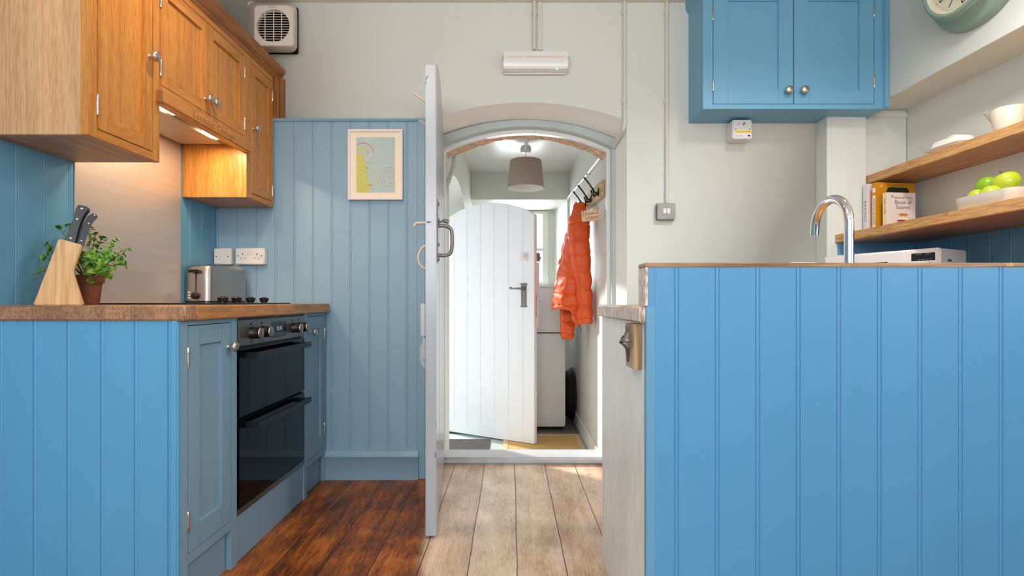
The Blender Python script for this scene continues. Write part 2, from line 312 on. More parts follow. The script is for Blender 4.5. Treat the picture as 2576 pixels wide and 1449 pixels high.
# ------------------------------------------------------------------ helpers
def P(x, y, Y):
    """the point at distance Y that the photograph shows at pixel (x, y)"""
    return Vector(((x-1285)*Y/F, Y, EYE-(y-758)*Y/F))
def frame(o, u, v):
    u = Vector(u).normalized(); v = Vector(v).normalized(); n = u.cross(v)
    m = Matrix((u, v, n)).transposed().to_4x4(); m.translation = Vector(o); return m
def FXp(x, y=0, z=0): return frame((x, y, z), (0, 1, 0), (0, 0, 1))     # faces +X
def FXn(x, y=0, z=0): return frame((x, y, z), (0, -1, 0), (0, 0, 1))    # faces -X
def FYn(y, x=0, z=0): return frame((x, y, z), (1, 0, 0), (0, 0, 1))     # faces the camera
ROOTM = {}
class MB:
    def __init__(s, m=None): s.bm = bmesh.new(); s.mats = []; s.cur = 0; s.use(m) if m else None
    def use(s, m):
        m = M[m] if isinstance(m, str) else m
        if m not in s.mats: s.mats.append(m)
        s.cur = s.mats.index(m); return s
    def merge(s, t, mx=None):
        mp = {}
        for v in t.verts: mp[v] = s.bm.verts.new(mx @ v.co if mx else v.co)
        for f in t.faces:
            try:
                g = s.bm.faces.new([mp[v] for v in f.verts]); g.material_index = s.cur; g.smooth = True
            except ValueError: pass
        t.free(); return s
    def faces(s, verts, faces, mx=None):
        vs = [s.bm.verts.new(mx @ Vector(v) if mx else v) for v in verts]
        for f in faces:
            try:
                g = s.bm.faces.new([vs[i] for i in f]); g.material_index = s.cur; g.smooth = True
            except ValueError: pass
        return s
    def box(s, x0, x1, y0, y1, z0, z1, b=0.0, mx=None, seg=2):
        t = bmesh.new(); bmesh.ops.create_cube(t, size=1)
        for v in t.verts:
            v.co = Vector(((x0+x1)/2+v.co.x*(x1-x0), (y0+y1)/2+v.co.y*(y1-y0), (z0+z1)/2+v.co.z*(z1-z0)))
        if b: bmesh.ops.bevel(t, geom=list(t.edges), offset=min(b, 0.49*min(abs(x1-x0), abs(y1-y0), abs(z1-z0))), segments=seg, affect='EDGES')
        return s.merge(t, mx)
    def lathe(s, prof, mx=None, n=28, cap=True):
        vs = []; fs = []
        for r, z in prof:
            for i in range(n):
                a = 2*PI*i/n; vs.append((r*math.cos(a), r*math.sin(a), z))
        for j in range(len(prof)-1):
            for i in range(n):
                k2 = (i+1) % n; fs.append((j*n+i, j*n+k2, (j+1)*n+k2, (j+1)*n+i))
        if cap:
            if prof[0][0] > 1e-6: fs.append(tuple(range(n-1, -1, -1)))
            if prof[-1][0] > 1e-6: fs.append(tuple((len(prof)-1)*n+i for i in range(n)))
        return s.faces(vs, fs, mx)
    def cyl(s, p0, p1, r0, r1=None, n=20):
        p0 = Vector(p0); p1 = Vector(p1); d = p1-p0
        mx = Matrix.Translation(p0) @ d.to_track_quat('Z', 'Y').to_matrix().to_4x4()
        return s.lathe([(r0, 0), (r0 if r1 is None else r1, d.length)], mx, n)
    def tube(s, pts, r, n=10, cap=True, flat=1.0):
        pts = [Vector(p) for p in pts]; rs = r if isinstance(r, (list, tuple)) else [r]*len(pts)
        vs = []; fs = []; up = None
        for i, p in enumerate(pts):
            t = (pts[min(i+1, len(pts)-1)]-pts[max(i-1, 0)]).normalized()
            if up is None:
                up = Vector((0, 0, 1)) if abs(t.z) < 0.9 else Vector((0, 1, 0))
            a = t.cross(up).normalized(); up = a.cross(t).normalized()
            for k2 in range(n):
                an = 2*PI*k2/n; vs.append(p+a*math.cos(an)*rs[i]*flat+up*math.sin(an)*rs[i])
        for j in range(len(pts)-1):
            for i in range(n):
                k2 = (i+1) % n; fs.append((j*n+i, j*n+k2, (j+1)*n+k2, (j+1)*n+i))
        if cap:
            fs.append(tuple(range(n-1, -1, -1))); fs.append(tuple((len(pts)-1)*n+i for i in range(n)))
        return s.faces(vs, fs)
    def prism(s, pts, vec, mx=None, bevel=0.0):
        t = bmesh.new(); vec = Vector(vec)
        a = [t.verts.new(Vector(p)) for p in pts]; b = [t.verts.new(Vector(p)+vec) for p in pts]
        n = len(pts); t.faces.new(a); t.faces.new(b[::-1])
        for i in range(n): t.faces.new((a[i], b[i], b[(i+1) % n], a[(i+1) % n]))
        bmesh.ops.recalc_face_normals(t, faces=list(t.faces))
        if bevel: bmesh.ops.bevel(t, geom=list(t.edges), offset=bevel, segments=2, affect='EDGES')
        return s.merge(t, mx)
    def grid(s, rows, close=True, cap0=False, cap1=False):
        n = len(rows[0]); vs = [p for r in rows for p in r]; fs = []
        for j in range(len(rows)-1):
            for i in range(n if close else n-1):
                k2 = (i+1) % n; fs.append((j*n+i, j*n+k2, (j+1)*n+k2, (j+1)*n+i))
        if cap0: fs.append(tuple(range(n-1, -1, -1)))
        if cap1: fs.append(tuple((len(rows)-1)*n+i for i in range(n)))
        return s.faces(vs, fs)
    def build(s, name, parent=None, label=None, loc=None, world=True, angle=50, recalc=True):
        if recalc: bmesh.ops.recalc_face_normals(s.bm, faces=list(s.bm.faces))
        me = bpy.data.meshes.new(name); s.bm.to_mesh(me); s.bm.free()
        for m in s.mats: me.materials.append(m)
        me.set_sharp_from_angle(angle=math.radians(angle))
        o = bpy.data.objects.new(name, me); COL.objects.link(o)
        if parent is not None:
            mx = ROOTM[parent]; o.parent = parent
            if world: me.transform(mx.inverted())
            ROOTM[o] = mx
        else:
            mx = Matrix.Translation(loc) if loc is not None else Matrix()
            if world: me.transform(mx.inverted())
            o.matrix_world = mx; ROOTM[o] = mx
        if label: o['label'] = label
        return o
def thing(name, label, cat, loc=(0, 0, 0), rot=0.0, group=None):
    o = bpy.data.objects.new(name, None); COL.objects.link(o); o.empty_display_size = 0.05
    o.location = loc; o.rotation_euler = (0, 0, rot)
    ROOTM[o] = Matrix.Translation(loc) @ Matrix.Rotation(rot, 4, 'Z')
    if label: o['label'] = label; o['category'] = cat
    else: o['kind'] = 'structure'
    if group: o['group'] = group
    return o
def tag(o, label, cat, group=None):
    o['label'] = label; o['category'] = cat
    if group: o['group'] = group
    return o
def struct(mb, name, parent=None, **kw):
    o = mb.build(name, parent, **kw)
    if parent is None: o['kind'] = 'structure'
    return o
def text(body, size, mx, m, name, parent, extrude=0.0004, align='CENTER', shear=0.0, sx=1.0, bold=0.0, spacing=1.0):
    c = bpy.data.curves.new(name, 'FONT'); c.body = body; c.size = size; c.extrude = extrude
    c.align_x = align; c.align_y = 'CENTER'; c.shear = shear; c.offset = bold; c.resolution_u = 3; c.space_character = spacing
    o = bpy.data.objects.new(name, c); COL.objects.link(o)
    dg = bpy.context.evaluated_depsgraph_get(); me = bpy.data.meshes.new_from_object(o.evaluated_get(dg))
    bpy.data.objects.remove(o); bpy.data.curves.remove(c)
    me.transform(mx @ Matrix.Diagonal((sx, 1, 1, 1))); me.materials.clear(); me.materials.append(M[m])
    if parent is None: return me
    me.transform(ROOTM[parent].inverted())
    ob = bpy.data.objects.new(name, me); COL.objects.link(ob); ob.parent = parent; ROOTM[ob] = ROOTM[parent]
    return ob
def arc(xl, xr, zs, rise, n=28):
    """points of a segmental arch from (xl, zs) over to (xr, zs)"""
    h = (xr-xl)/2; r = (h*h+rise*rise)/(2*rise); cz = zs+rise-r; cx = (xl+xr)/2; a0 = math.asin(h/r)
    return [(cx+r*math.sin(a), cz+r*math.cos(a)) for a in [-a0+2*a0*i/n for i in range(n+1)]]
def tg(mb, u0, u1, v0, v1, mx, first, pitch=0.0985, t=0.012):
    """tongue and groove boarding with a bead beside every joint"""
    pr = [(u0, 0.0)]; g = first
    while g < u0+0.004: g += pitch
    while g < u1-0.012:
        pr += [(g, 0), (g+0.0006, -0.0024), (g+0.0016, -0.0024), (g+0.0022, -0.0006)]
        pr += [(g+0.0026+0.0035*(1-math.cos(a)), -0.0008+0.0016*math.sin(a)) for a in (PI*0.25, PI*0.5, PI*0.75)]
        pr += [(g+0.0096, -0.0006), (g+0.0102, -0.0018), (g+0.0110, -0.0018), (g+0.0122, 0)]
        g += pitch
    pr += [(u1, 0.0), (u1, -t), (u0, -t)]
    mb.prism([(a, v0, b) for a, b in pr], (0, v1-v0, 0), mx)
def knob(parent, mx, u, v, r=0.017, n0=0.0, m='nickel', name='knob'):
    b = MB(m); q = mx @ Matrix.Translation((u, v, n0))
    b.lathe([(0.0095, 0), (0.0095, 0.002), (0.0085, 0.004), (0.0050, 0.006), (0.0045, 0.014), (0.008, 0.017),
             (r*0.93, 0.020), (r, 0.024), (r*0.97, 0.0275), (r*0.75, 0.0315), (r*0.4, 0.034), (0.0, 0.0345)], q, 24)
    return b.build(name, parent)
def hinge(parent, mx, u, v0, v1, n0=0.001):
    b = MB('nickel'); h = v1-v0; pr = [(0.0038, 0), (0.0044, 0.0008)]
    for f in (0.27, 0.73): pr += [(0.0044, h*f-0.0008), (0.0034, h*f-0.0003), (0.0034, h*f+0.0003), (0.0044, h*f+0.0008)]
    pr += [(0.0044, h-0.0008), (0.0038, h)]
    b.lathe(pr, mx @ Matrix.Translation((u, v0, n0)) @ Matrix.Rotation(-PI/2, 4, 'X'), 20)
    return b.build('hinge', parent)
def shaker(parent, mx, u0, u1, v0, v1, st, mv, mh, mp, rt=None, rb=None, thick=0.02):
    rt = rt or st; rb = rb or st
    b = MB(mv); e = 0.0012
    b.box(u0, u0+st, v0, v1, -thick, 0, e, mx).box(u1-st, u1, v0, v1, -thick, 0, e, mx)
    b.use(mh).box(u0+st, u1-st, v0, v0+rb, -thick, 0, e, mx).box(u0+st, u1-st, v1-rt, v1, -thick, 0, e, mx)
    d = b.build('door', parent)
    MB(mp).box(u0+st-0.003, u1-st+0.003, v0+rb-0.003, v1-rt+0.003, -thick+0.003, -0.009, 0, mx).build('panel', d)
    return d
def face_frame(parent, mx, u0, u1, v0, v1, holes, mv, mh, t=0.02):
    b = MB(mv); us = [u0]
    for a, c, d, e in holes: us += [a, c]
    us.append(u1)
    for i in range(0, len(us), 2): b.box(us[i], us[i+1], v0, v1, -t, 0, 0.001, mx)
    b.use(mh)
    for a, c, d, e in holes:
        if d-v0 > 0.002 and v0 > 0.01: b.box(a, c, v0, d, -t, 0, 0.001, mx)
        if v1-e > 0.002: b.box(a, c, e, v1, -t, 0, 0.001, mx)
    return b.build('face_frame', parent)
def catmull(pts, m):
    pts = [Vector(p) for p in pts]; out = []
    for i in range(len(pts)-1):
        a, b, c, d = pts[max(i-1, 0)], pts[i], pts[i+1], pts[min(i+2, len(pts)-1)]
        for j in range(m):
            t = j/m
            out.append(0.5*((2*b)+(c-a)*t+(2*a-5*b+4*c-d)*t*t+(3*b-a-3*c+d)*t**3))
    out.append(pts[-1]); return out

# ================================================================== the kitchen shell
ZC = 2.52
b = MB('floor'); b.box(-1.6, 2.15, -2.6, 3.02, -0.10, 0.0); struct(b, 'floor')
b = MB('ceil'); b.box(-1.7, 2.3, -2.6, 3.1, ZC, ZC+0.1); struct(b, 'ceiling')
b = MB('wall'); b.box(-1.70, -1.557, -2.6, 2.80, 0, ZC); struct(b, 'wall_left')
b = MB('wall'); b.prism([(2.07, 0, 0), (2.07, 0, 1.93), (1.86, 0, 1.93), (1.86, 0, ZC), (2.25, 0, ZC), (2.25, 0, 0)], (0, -5.35, 0), Matrix.Translation((0, 2.75, 0)), 0.002)
struct(b, 'wall_right')
b = MB('wall'); WY0, WY1 = -2.60, -2.50
b.box(-1.7, -1.0, WY0, WY1, 0, ZC).box(1.75, 2.25, WY0, WY1, 0, ZC).box(-1.0, 1.75, WY0, WY1, 0, 0.95).box(-1.0, 1.75, WY0, WY1, 2.35, ZC)
b.use('blue_green').box(-1.557, 2.07, WY1, WY1+0.014, 0, 0.93)  # unseen boarding added to cut light bounced onto the lower blue panels
struct(b, 'wall_front')
b = MB('white')
for x in (-1.0, 0.345, 1.69): b.box(x, x+0.06, -2.58, -2.52, 0.95, 2.35, 0.004)
b.box(-1.0, 1.75, -2.58, -2.52, 0.95, 1.01, 0.004).box(-1.0, 1.75, -2.58, -2.52, 2.29, 2.35, 0.004)
b.use('glass').box(-0.94, 1.69, -2.552, -2.548, 1.01, 2.29)
struct(b, 'window_2')
b = MB('white')
for y in (-0.21, 0.39, 0.99): b.box(1.83, 1.8595, y, y+0.06, 0.98, 1.92, 0.004)
b.box(1.83, 1.8595, -0.21, 1.05, 0.96, 1.01, 0.004).box(1.83, 1.8595, -0.21, 1.05, 1.89, 1.94, 0.004)
b.use('glass').box(1.848, 1.851, -0.15, 0.99, 1.01, 1.89); struct(b, 'added_side_window')  # unseen window frame added to go with the side fill

# back wall with the arched opening to the porch
def arched_wall(mb, x0, x1, z0, z1, Ya, fa, Yb, fb, mrev):
    A = [(fa[0][0], z0)]+fa+[(fa[-1][0], z0)]; B = [(fb[0][0], z0)]+fb+[(fb[-1][0], z0)]
    for Y, H, fl in ((Ya, A, 0), (Yb, B, 1)):
        mb.faces([(x0, Y, z0), (H[0][0], Y, z0), (H[0][0], Y, H[1][1]), (H[0][0], Y, z1), (x0, Y, z1)], [(0, 1, 2, 3, 4)])
        mb.faces([(x1, Y, z0), (H[-1][0], Y, z0), (H[-1][0], Y, H[-2][1]), (H[-1][0], Y, z1), (x1, Y, z1)], [(0, 1, 2, 3, 4)])
        arcp = H[1:-1]
        for (xa, za), (xb, zb) in zip(arcp[:-1], arcp[1:]):
            mb.faces([(xa, Y, za), (xb, Y, zb), (xb, Y, z1), (xa, Y, z1)], [(0, 1, 2, 3)])
    mb.faces([(x0, Ya, z1), (x1, Ya, z1), (x1, Yb, z1), (x0, Yb, z1)], [(0, 1, 2, 3)])
    mb.use(mrev)
    vs = [(x, Ya, z) for x, z in A]+[(x, Yb, z) for x, z in B]; n = len(A)
    mb.faces(vs, [(i, i+1, n+i+1, n+i) for i in range(n-1)])
fa = arc(-0.445, 0.618, 1.894, 0.095); fb = arc(-0.445, 0.585, 1.850, 0.110)
b = MB('wall'); arched_wall(b, -1.7, 2.25, 0, ZC+0.02, 2.80, fa, 3.10, fb, 'reveal')
bmesh.ops.remove_doubles(b.bm, verts=list(b.bm.verts), dist=1e-5)
struct(b, 'wall_back')
# arched door frame, stop and threshold
def ring(mb, oa, ia, z0, Y0, Y1, bev=0.0):
    pts = [(oa[0][0], z0)]+oa+[(oa[-1][0], z0), (ia[-1][0], z0)]+ia[::-1]+[(ia[0][0], z0)]
    mb.prism([(x, Y0, z) for x, z in pts], (0, Y1-Y0, 0), None, bev)
o1 = arc(-0.444, 0.606, 1.855, 0.113); i1 = arc(-0.402, 0.577, 1.812, 0.116); i2 = arc(-0.380, 0.557, 1.800, 0.106)
b = MB('frame_grey'); ring(b, o1, i1, 0.0, 3.0, 3.05, 0.003); struct(b, 'trim_1')
b = MB('white'); ring(b, arc(-0.440, 0.600, 1.85, 0.11), i2, 0.0, 3.05, 3.095, 0.003); struct(b, 'trim_2')
ia = arc(-0.378, 0.555, 1.802, 0.108, 60)
low = [(x, z-max(0, 0.012*noise.noise(Vector((x*6, 3.1, 0)))+0.007*noise.noise(Vector((x*30, 1.7, 0)))+0.036*abs(x-0.03))) for x, z in ia]
b = MB('terra_break'); b.prism([(x, 3.096, z+0.03) for x, z in ia]+[(x, 3.096, z) for x, z in low[::-1]], (0, 0.07, 0)); struct(b, 'trim_3')
b = MB('sill_grey'); b.box(-0.40, 0.577, 2.985, 3.16, 0.0, 0.042, 0.012, seg=3); struct(b, 'trim_4')

# blue boarding of the kitchen walls
b = MB('blue_hazed'); tg(b, -1.557, -0.485, 0.15, 1.874, FYn(2.76), -1.536, t=0.038)
b.prism([(-1.557, 2.80, 1.874), (-1.557, 2.752, 1.874), (-1.557, 2.748, 1.880), (-1.557, 2.752, 1.889), (-1.557, 2.80, 1.889)], (1.112, 0, 0))
b.box(-0.488, -0.446, 2.748, 2.80, 0.0, 1.889, 0.004).box(-0.505, -0.488, 2.755, 2.80, 0.0, 1.874, 0.003)
struct(b, 'trim_5')
b = MB('blue_hazed')
pf = [(2.80, 0), (2.734, 0), (2.734, 0.112), (2.728, 0.118), (2.726, 0.124), (2.729, 0.130), (2.736, 0.134), (2.738, 0.138), (2.742, 0.146), (2.752, 0.152), (2.80, 0.152)]
b.prism([(-1.557, y, z) for y, z in pf], (1.075, 0, 0)); struct(b, 'baseboard_back')
b = MB('blue_green'); tg(b, -0.6, 2.80, 0.0, 1.889, FXp(-1.545), 1.637-0.0985*20, t=0.012); struct(b, 'trim_6')
# boxed-in corner at the right, rough plaster end of the alcove, and its blue boarding
b = MB('wall'); b.box(1.625, 1.826, 2.70, 2.80, 0, 1.886, 0.002).box(1.645, 1.68, 2.697, 2.702, 0, 1.882, 0.001).box(1.729, 1.731, 2.6985, 2.702, 0, 1.882)
struct(b, 'trim_7')
b = MB('wall_rough'); b.box(1.826, 2.07, 2.745, 2.80, 0, 1.93, 0.006)
b.box(1.826, 2.07, 2.735, 2.75, 1.885, 1.915, 0.006); struct(b, 'wall_alcove')
b = MB('blue_green'); tg(b, 1.676, 2.07, 0.0, 1.229, FYn(2.682), 1.70-0.0985*3, t=0.016); tg(b, -2.682, -0.6, 0.0, 1.229, FXn(2.055), -2.66, t=0.014)
struct(b, 'trim_8')

# ================================================================== the porch
ZP = -0.17
b = MB('porch_grey'); b.box(-0.9, 0.75, 3.06, 6.2, ZP-0.1, ZP); struct(b, 'floor_porch')
b = MB('porch'); b.box(0.585, 0.75, 3.10, 5.30, ZP, 2.3)
b.prism([(0.585, 5.30, ZP), (0.47, 6.0, ZP), (0.75, 6.0, ZP), (0.75, 5.30, ZP)], (0, 0, 2.47)); struct(b, 'wall_porch_right')
b = MB('porch'); y0, y1 = 3.42, 4.56
b.box(-0.70, -0.40, 3.10, y0, ZP, 2.3).box(-0.70, -0.40, y1, 6.0, ZP, 2.3)
ap = arc(y0, y1, 1.74, 0.10, 16)
b.prism([(-0.40, y, z) for y, z in ap]+[(-0.40, y1, 2.3), (-0.40, y0, 2.3)], (-0.30, 0, 0)); struct(b, 'wall_porch_left')
b = MB('white'); b.box(-0.70, 0.75, 3.10, 6.05, 2.23, 2.33); struct(b, 'ceiling_porch')
b = MB('porch'); b.box(-0.40, 0.585, 5.27, 6.0, 1.95, 2.24, 0.004)
b.box(-0.40, -0.20, 5.9, 6.0, ZP, 1.95).box(0.424, 0.6, 5.9, 6.0, ZP, 1.95).box(-0.20, 0.424, 5.9, 6.0, ZP, 1.10).box(-0.20, 0.424, 5.9, 6.0, 1.93, 1.95)
struct(b, 'wall_porch_back')
b = MB('porch'); b.box(-0.20, -0.14, 5.88, 5.95, 1.10, 1.94, 0.004).box(0.357, 0.424, 5.88, 5.95, 1.10, 1.94, 0.004)
b.box(-0.14, 0.357, 5.88, 5.95, 1.10, 1.144, 0.004).box(-0.14, 0.357, 5.88, 5.95, 1.905, 1.94, 0.004).box(-0.14, 0.357, 5.89, 5.93, 1.495, 1.525, 0.003)
b.use('glass').box(-0.14, 0.357, 5.915, 5.919, 1.144, 1.905)
wn1 = struct(b, 'window_1')
b = MB('white'); b.box(-0.38, 0.52, 5.70, 5.90, 1.075, 1.10, 0.006); b.build('window_sill', wn1)
b = MB('white'); b.box(0.570, 0.585, 3.10, 5.3, ZP, ZP+0.12, 0.004); struct(b, 'baseboard_porch')

# ------------------------------------------------------------------ the two doors
def door_plank(parent, name, L, z0, zs, rise, t, m, sym=True, u0=0.0, groove=0.14, n0=0.0):
    """arched ledged door leaf in local coordinates: u along the leaf, front face at y = 0"""
    pts = [(u, z) for u, z in arc(u0, L, zs, rise, 24)]
    out = [(u0, 0, z0)]+[(u, 0, z) for u, z in pts]+[(L, 0, z0)]
    b = MB(m); b.prism(out, (0, -t, 0), None, 0.003)
    return b
hx, hy = -0.380, 2.985; lx, ly = -0.2915, 2.055
L1 = math.hypot(lx-hx, ly-hy); a1 = math.atan2(ly-hy, lx-hx)
d1 = thing('door_1', None, None, (hx, hy, 0), a1)
b = door_plank(d1, 'leaf', L1, 0.012, 1.853, 0.11, 0.042, 'door_paint'); b.build('leaf', d1, world=False)
b = MB('door_paint')                                    # raised edge strips of the planks on the porch face
for u in (0.31, 0.62): b.box(u-0.002, u+0.002, 0, 0.0008, 0.02, 1.83, 0.0003)
b.build('plank_bead', d1, world=False)
b = MB('chip_blue'); e = L1+0.0004
for z, h, y, wd in ((1.80, 0.014, -0.039, 0.004), (1.808, 0.006, -0.034, 0.008), (1.782, 0.010, -0.040, 0.003), (1.239, 0.007, -0.030, 0.018), (0.33, 0.022, -0.003, 0.005), (0.45, 0.006, -0.002, 0.004)):
    b.prism([(e-0.001, y+wd*0.5*math.cos(i*PI/5)*(1+0.3*R.uniform(-1, 1)), z+h*0.5*math.sin(i*PI/5)*(1+0.3*R.uniform(-1, 1))) for i in range(10)], (0.0014, 0, 0))
b.build('paint_chip', d1, world=False)
u1 = L1-0.075
b = MB('iron_grey')                                     # D handle on the right face
b.box(u1-0.018, u1+0.018, 0, 0.004, 1.085, 1.345, 0.002)
for z in (1.10, 1.16, 1.26, 1.325): b.lathe([(0.009, 0), (0.009, 0.002), (0.006, 0.006), (0, 0.007)], Matrix.Translation((u1, 0.003, z)) @ Matrix.Rotation(-PI/2, 4, 'X'), 12)
b.tube(catmull([(u1, 0.003, 1.235), (u1, 0.03, 1.236), (u1, 0.054, 1.226), (u1, 0.060, 1.20), (u1, 0.060, 1.155), (u1, 0.053, 1.125), (u1, 0.03, 1.116), (u1, 0.003, 1.117)], 5), 0.0075, 10)
b.build('pull_handle', d1, world=False)
b = MB('iron_grey'); b.tube(catmull([(u1, 0, 1.243), (u1, 0.018, 1.254), (u1, 0.034, 1.256), (u1, 0.046, 1.250)], 4), [0.004]*6+[0.008]*7, 8)
b.build('thumb_latch', d1, world=False)
b = MB('cream_metal'); t = -0.042
b.tube(catmull([(u1, t, 1.155), (u1, t-0.018, 1.145), (u1, t-0.032, 1.115), (u1, t-0.030, 1.085), (u1, t-0.016, 1.066), (u1, t, 1.062)], 5), 0.006, 10)
b.build('pull_handle', d1, world=False)
b = MB('cream_metal'); b.tube(catmull([(u1, t, 1.246), (u1, t-0.022, 1.247), (u1, t-0.042, 1.244), (u1, t-0.050, 1.232)], 5), 0.006, 10); b.build('latch_lever', d1, world=False)
b = MB('door_paint'); b.box(L1-0.14, L1-0.004, t-0.020, t, 0.79, 0.922, 0.004).box(L1-0.13, L1-0.006, t-0.012, t, 0.70, 0.79, 0.003)
b.prism([(L1-0.12, t, 0.66), (L1-0.12, t-0.016, 0.68), (L1-0.12, t-0.022, 0.70), (L1-0.12, t-0.022, 0.755), (L1-0.12, t-0.012, 0.77), (L1-0.12, t, 0.77)], (0.105, 0, 0), None, 0.003)
b.build('rim_lock', d1, world=False)
for u, L in ((L1-0.21, 1.0), (L1-0.42, 0.35), (L1-0.55, 0.95)):
    b = MB('cream_metal'); b.cyl((u, t, 1.778), (u, t-0.060*L-0.004, 1.778+0.045*L), 0.0045, n=10); b.build('peg', d1, world=False)

# outer door swung into the porch
fx, fy = 0.178, 3.995; ang = math.atan2(4.43-fy, -0.585-fx); L2 = 0.875
d2 = thing('door_2', None, None, (fx, fy, ZP), ang)
# local u runs from the free edge to the hinge; the camera sees the +y face
def groove_door(L, z0, zs, rise, t, gs):
    b = MB('door_white'); top = lambda u: [z for uu, z in [min(arc(0, L, zs, rise, 80), key=lambda q: abs(q[0]-u))]][0]
    edges = [0]+gs+[L]
    for i in range(len(edges)-1):
        a, c = edges[i]+(0.002 if i else 0), edges[i+1]-(0.002 if i < len(edges)-2 else 0)
        us = [a+(c-a)*j/8 for j in range(9)]
        b.prism([(a, 0, z0)]+[(u, 0, top(u)) for u in us]+[(c, 0, z0)], (0, -t, 0), None, 0.002)
    us = [L*j/40 for j in range(41)]
    b.prism([(0.004, -0.004, z0+0.12)]+[(u, -0.004, top(u)-0.004) for u in us[1:-1]]+[(L-0.004, -0.004, z0+0.12)], (0, -t+0.008, 0))
    b.box(0.004, L-0.002, -t+0.002, -0.001, z0+0.001, z0+0.125)
    return b
b = groove_door(L2, 0.014, 1.762, 0.125, 0.045, [0.095, 0.225, 0.355, 0.485, 0.615, 0.745])
b.build('leaf', d2, world=False)
b = MB('door_white'); b.box(0.0, 0.022, -0.085, -0.045, 0.90, 1.40, 0.004); b.build('lock_case', d2, world=False)
b = MB('terra_break'); b.box(-0.0015, 0.001, -0.040, -0.024, 0.98, 1.16, 0.0005); b.build('mortise_slot', d2, world=False)
b = MB('plastic'); b.box(0.056, 0.118, 0, 0.008, 1.41, 1.476, 0.002)
b.lathe([(0.022, 0), (0.022, 0.012), (0.018, 0.018), (0.0, 0.020)], Matrix.Translation((0.087, 0.008, 1.443)) @ Matrix.Rotation(-PI/2, 4, 'X'), 20)
b.use('nickel').lathe([(0.007, 0), (0.007, 0.003), (0, 0.003)], Matrix.Translation((0.087, 0.028, 1.443)) @ Matrix.Rotation(-PI/2, 4, 'X'), 12)
b.build('lock_cylinder', d2, world=False)
b = MB('iron_grey'); b.box(0.066, 0.112, 0, 0.006, 1.06, 1.235, 0.002); b.box(0.060, 0.118, 0, 0.005, 1.055, 1.066, 0.002).box(0.060, 0.118, 0, 0.005, 1.226, 1.240, 0.002); hp = b.build('handle_plate', d2, world=False)
b = MB('iron_grey'); b.cyl((0.089, 0.004, 1.197), (0.089, 0.05, 1.197), 0.013, 0.010, 14)
b.tube(catmull([(0.086, 0.048, 1.197), (0.12, 0.052, 1.198), (0.16, 0.052, 1.199), (0.182, 0.050, 1.203)], 4), [0.008]*4+[0.006]*6+[0.009]*3, 10); b.build('lever', hp, world=False)
b = MB('iron_grey'); b.box(0.004, 0.05, -0.11, -0.046, 1.41, 1.475, 0.004).use('nickel').cyl((0.03, -0.11, 1.443), (0.03, -0.16, 1.443), 0.010, n=12); b.build('night_latch', d2, world=False)

# ================================================================== left run: base units, oven, worktop
XF = -0.967                                            # face of the base cabinets
G = FXp(XF)
def base_unit(label, u0, u1, d0, d1, kn, hg, panel_end):
    c = thing('base_cabinet', label, 'cabinet', ((-1.545+XF)/2, (u0+u1)/2, 0))
    b = MB('blue_shaded'); b.box(-1.54, XF-0.022, u0+(0.012 if panel_end else 0.0), u1, 0.143, 0.872); b.build('carcass', c)
    face_frame(c, G, u0, u1, 0.0, 0.872, [(d0, d1, 0.142, 0.858)], 'blue_shaded', 'blue_shaded')
    d = shaker(c, G, d0+0.0025, d1-0.0025, 0.172, 0.8555, 0.058 if panel_end else 0.048, 'blue_shaded', 'blue_shaded', 'blue_shaded', 0.060, 0.075)
    knob(d, G, *kn, r=0.0175)
    for z in (0.237, 0.728): hinge(d, G, hg, z, z+0.064)
    b = MB('blue_shaded'); b.box(XF-0.018, XF, d0, d1, 0.140, 0.1700, 0.001); b.build('bottom_rail', c)
    b = MB('blue_shaded'); b.box(XF-0.040, XF-0.022, u0+0.02, u1-0.002, 0.0, 0.142); b.build('plinth', c)
    return c
c = base_unit('wide-panelled blue base cabinet with boarded end, left of the oven', 1.537, 1.856, 1.574, 1.818, (1.797, 0.775), 1.5735, True)
b = MB('blue_end_lit'); tg(b, -1.543, XF-0.004, 0.0, 0.873, FYn(1.5365), -1.4965, t=0.014)
b.box(XF-0.022, XF, 1.524, 1.538, 0.0, 0.873, 0.004); b.build('end_panel', c)
base_unit('narrow blue base cabinet between the oven and the back wall', 2.459, 2.745, 2.497, 2.724, (2.535, 0.780), 2.7245, False)
b = MB('blue_shaded'); b.box(XF-0.034, XF-0.006, 1.858, 2.457, 0.0, 0.166, 0.002)
tag(b.build('plinth_board', None, loc=(XF-0.02, 2.157, 0)), 'plain blue plinth board under the black oven', 'plinth')

ov = thing('double_oven', 'built-under black glass double oven with steel control panel and bar handles', 'oven', (-1.25, 2.157, 0.168))
y0, y1 = 1.860, 2.455
b = MB('black'); b.box(-1.50, XF-0.016, y0, y1, 0.170, 0.868); b.build('body', ov)
b = MB('oven_steel'); b.box(XF-0.016, XF+0.002, y0+0.001, y1-0.001, 0.770, 0.862, 0.002); cp = b.build('control_panel', ov)
b = MB('black'); b.box(XF-0.02, XF-0.006, y0, y1, 0.862, 0.872); b.build('vent_gap', ov)
b = MB('display'); b.box(XF+0.002, XF+0.0028, 2.118, 2.255, 0.781, 0.846, 0.0003); dp = b.build('display', cp)
text('05:58', 0.022, FXp(XF+0.0030, 2.19, 0.818), 'lcd', 'clock_digits', cp, 0.0001)
b = MB('ink_grey')
for i in range(6):
    yy = 2.135+i*0.021; q = FXp(XF+0.0029, yy, 0.795)
    b.box(-0.006, 0.006, -0.005, -0.004, 0, 0.0002, 0, q).box(-0.006, 0.006, 0.004, 0.005, 0, 0.0002, 0, q).box(-0.006, -0.005, -0.005, 0.005, 0, 0.0002, 0, q).box(0.005, 0.006, -0.005, 0.005, 0, 0.0002, 0, q)
b.build('touch_symbol', cp)
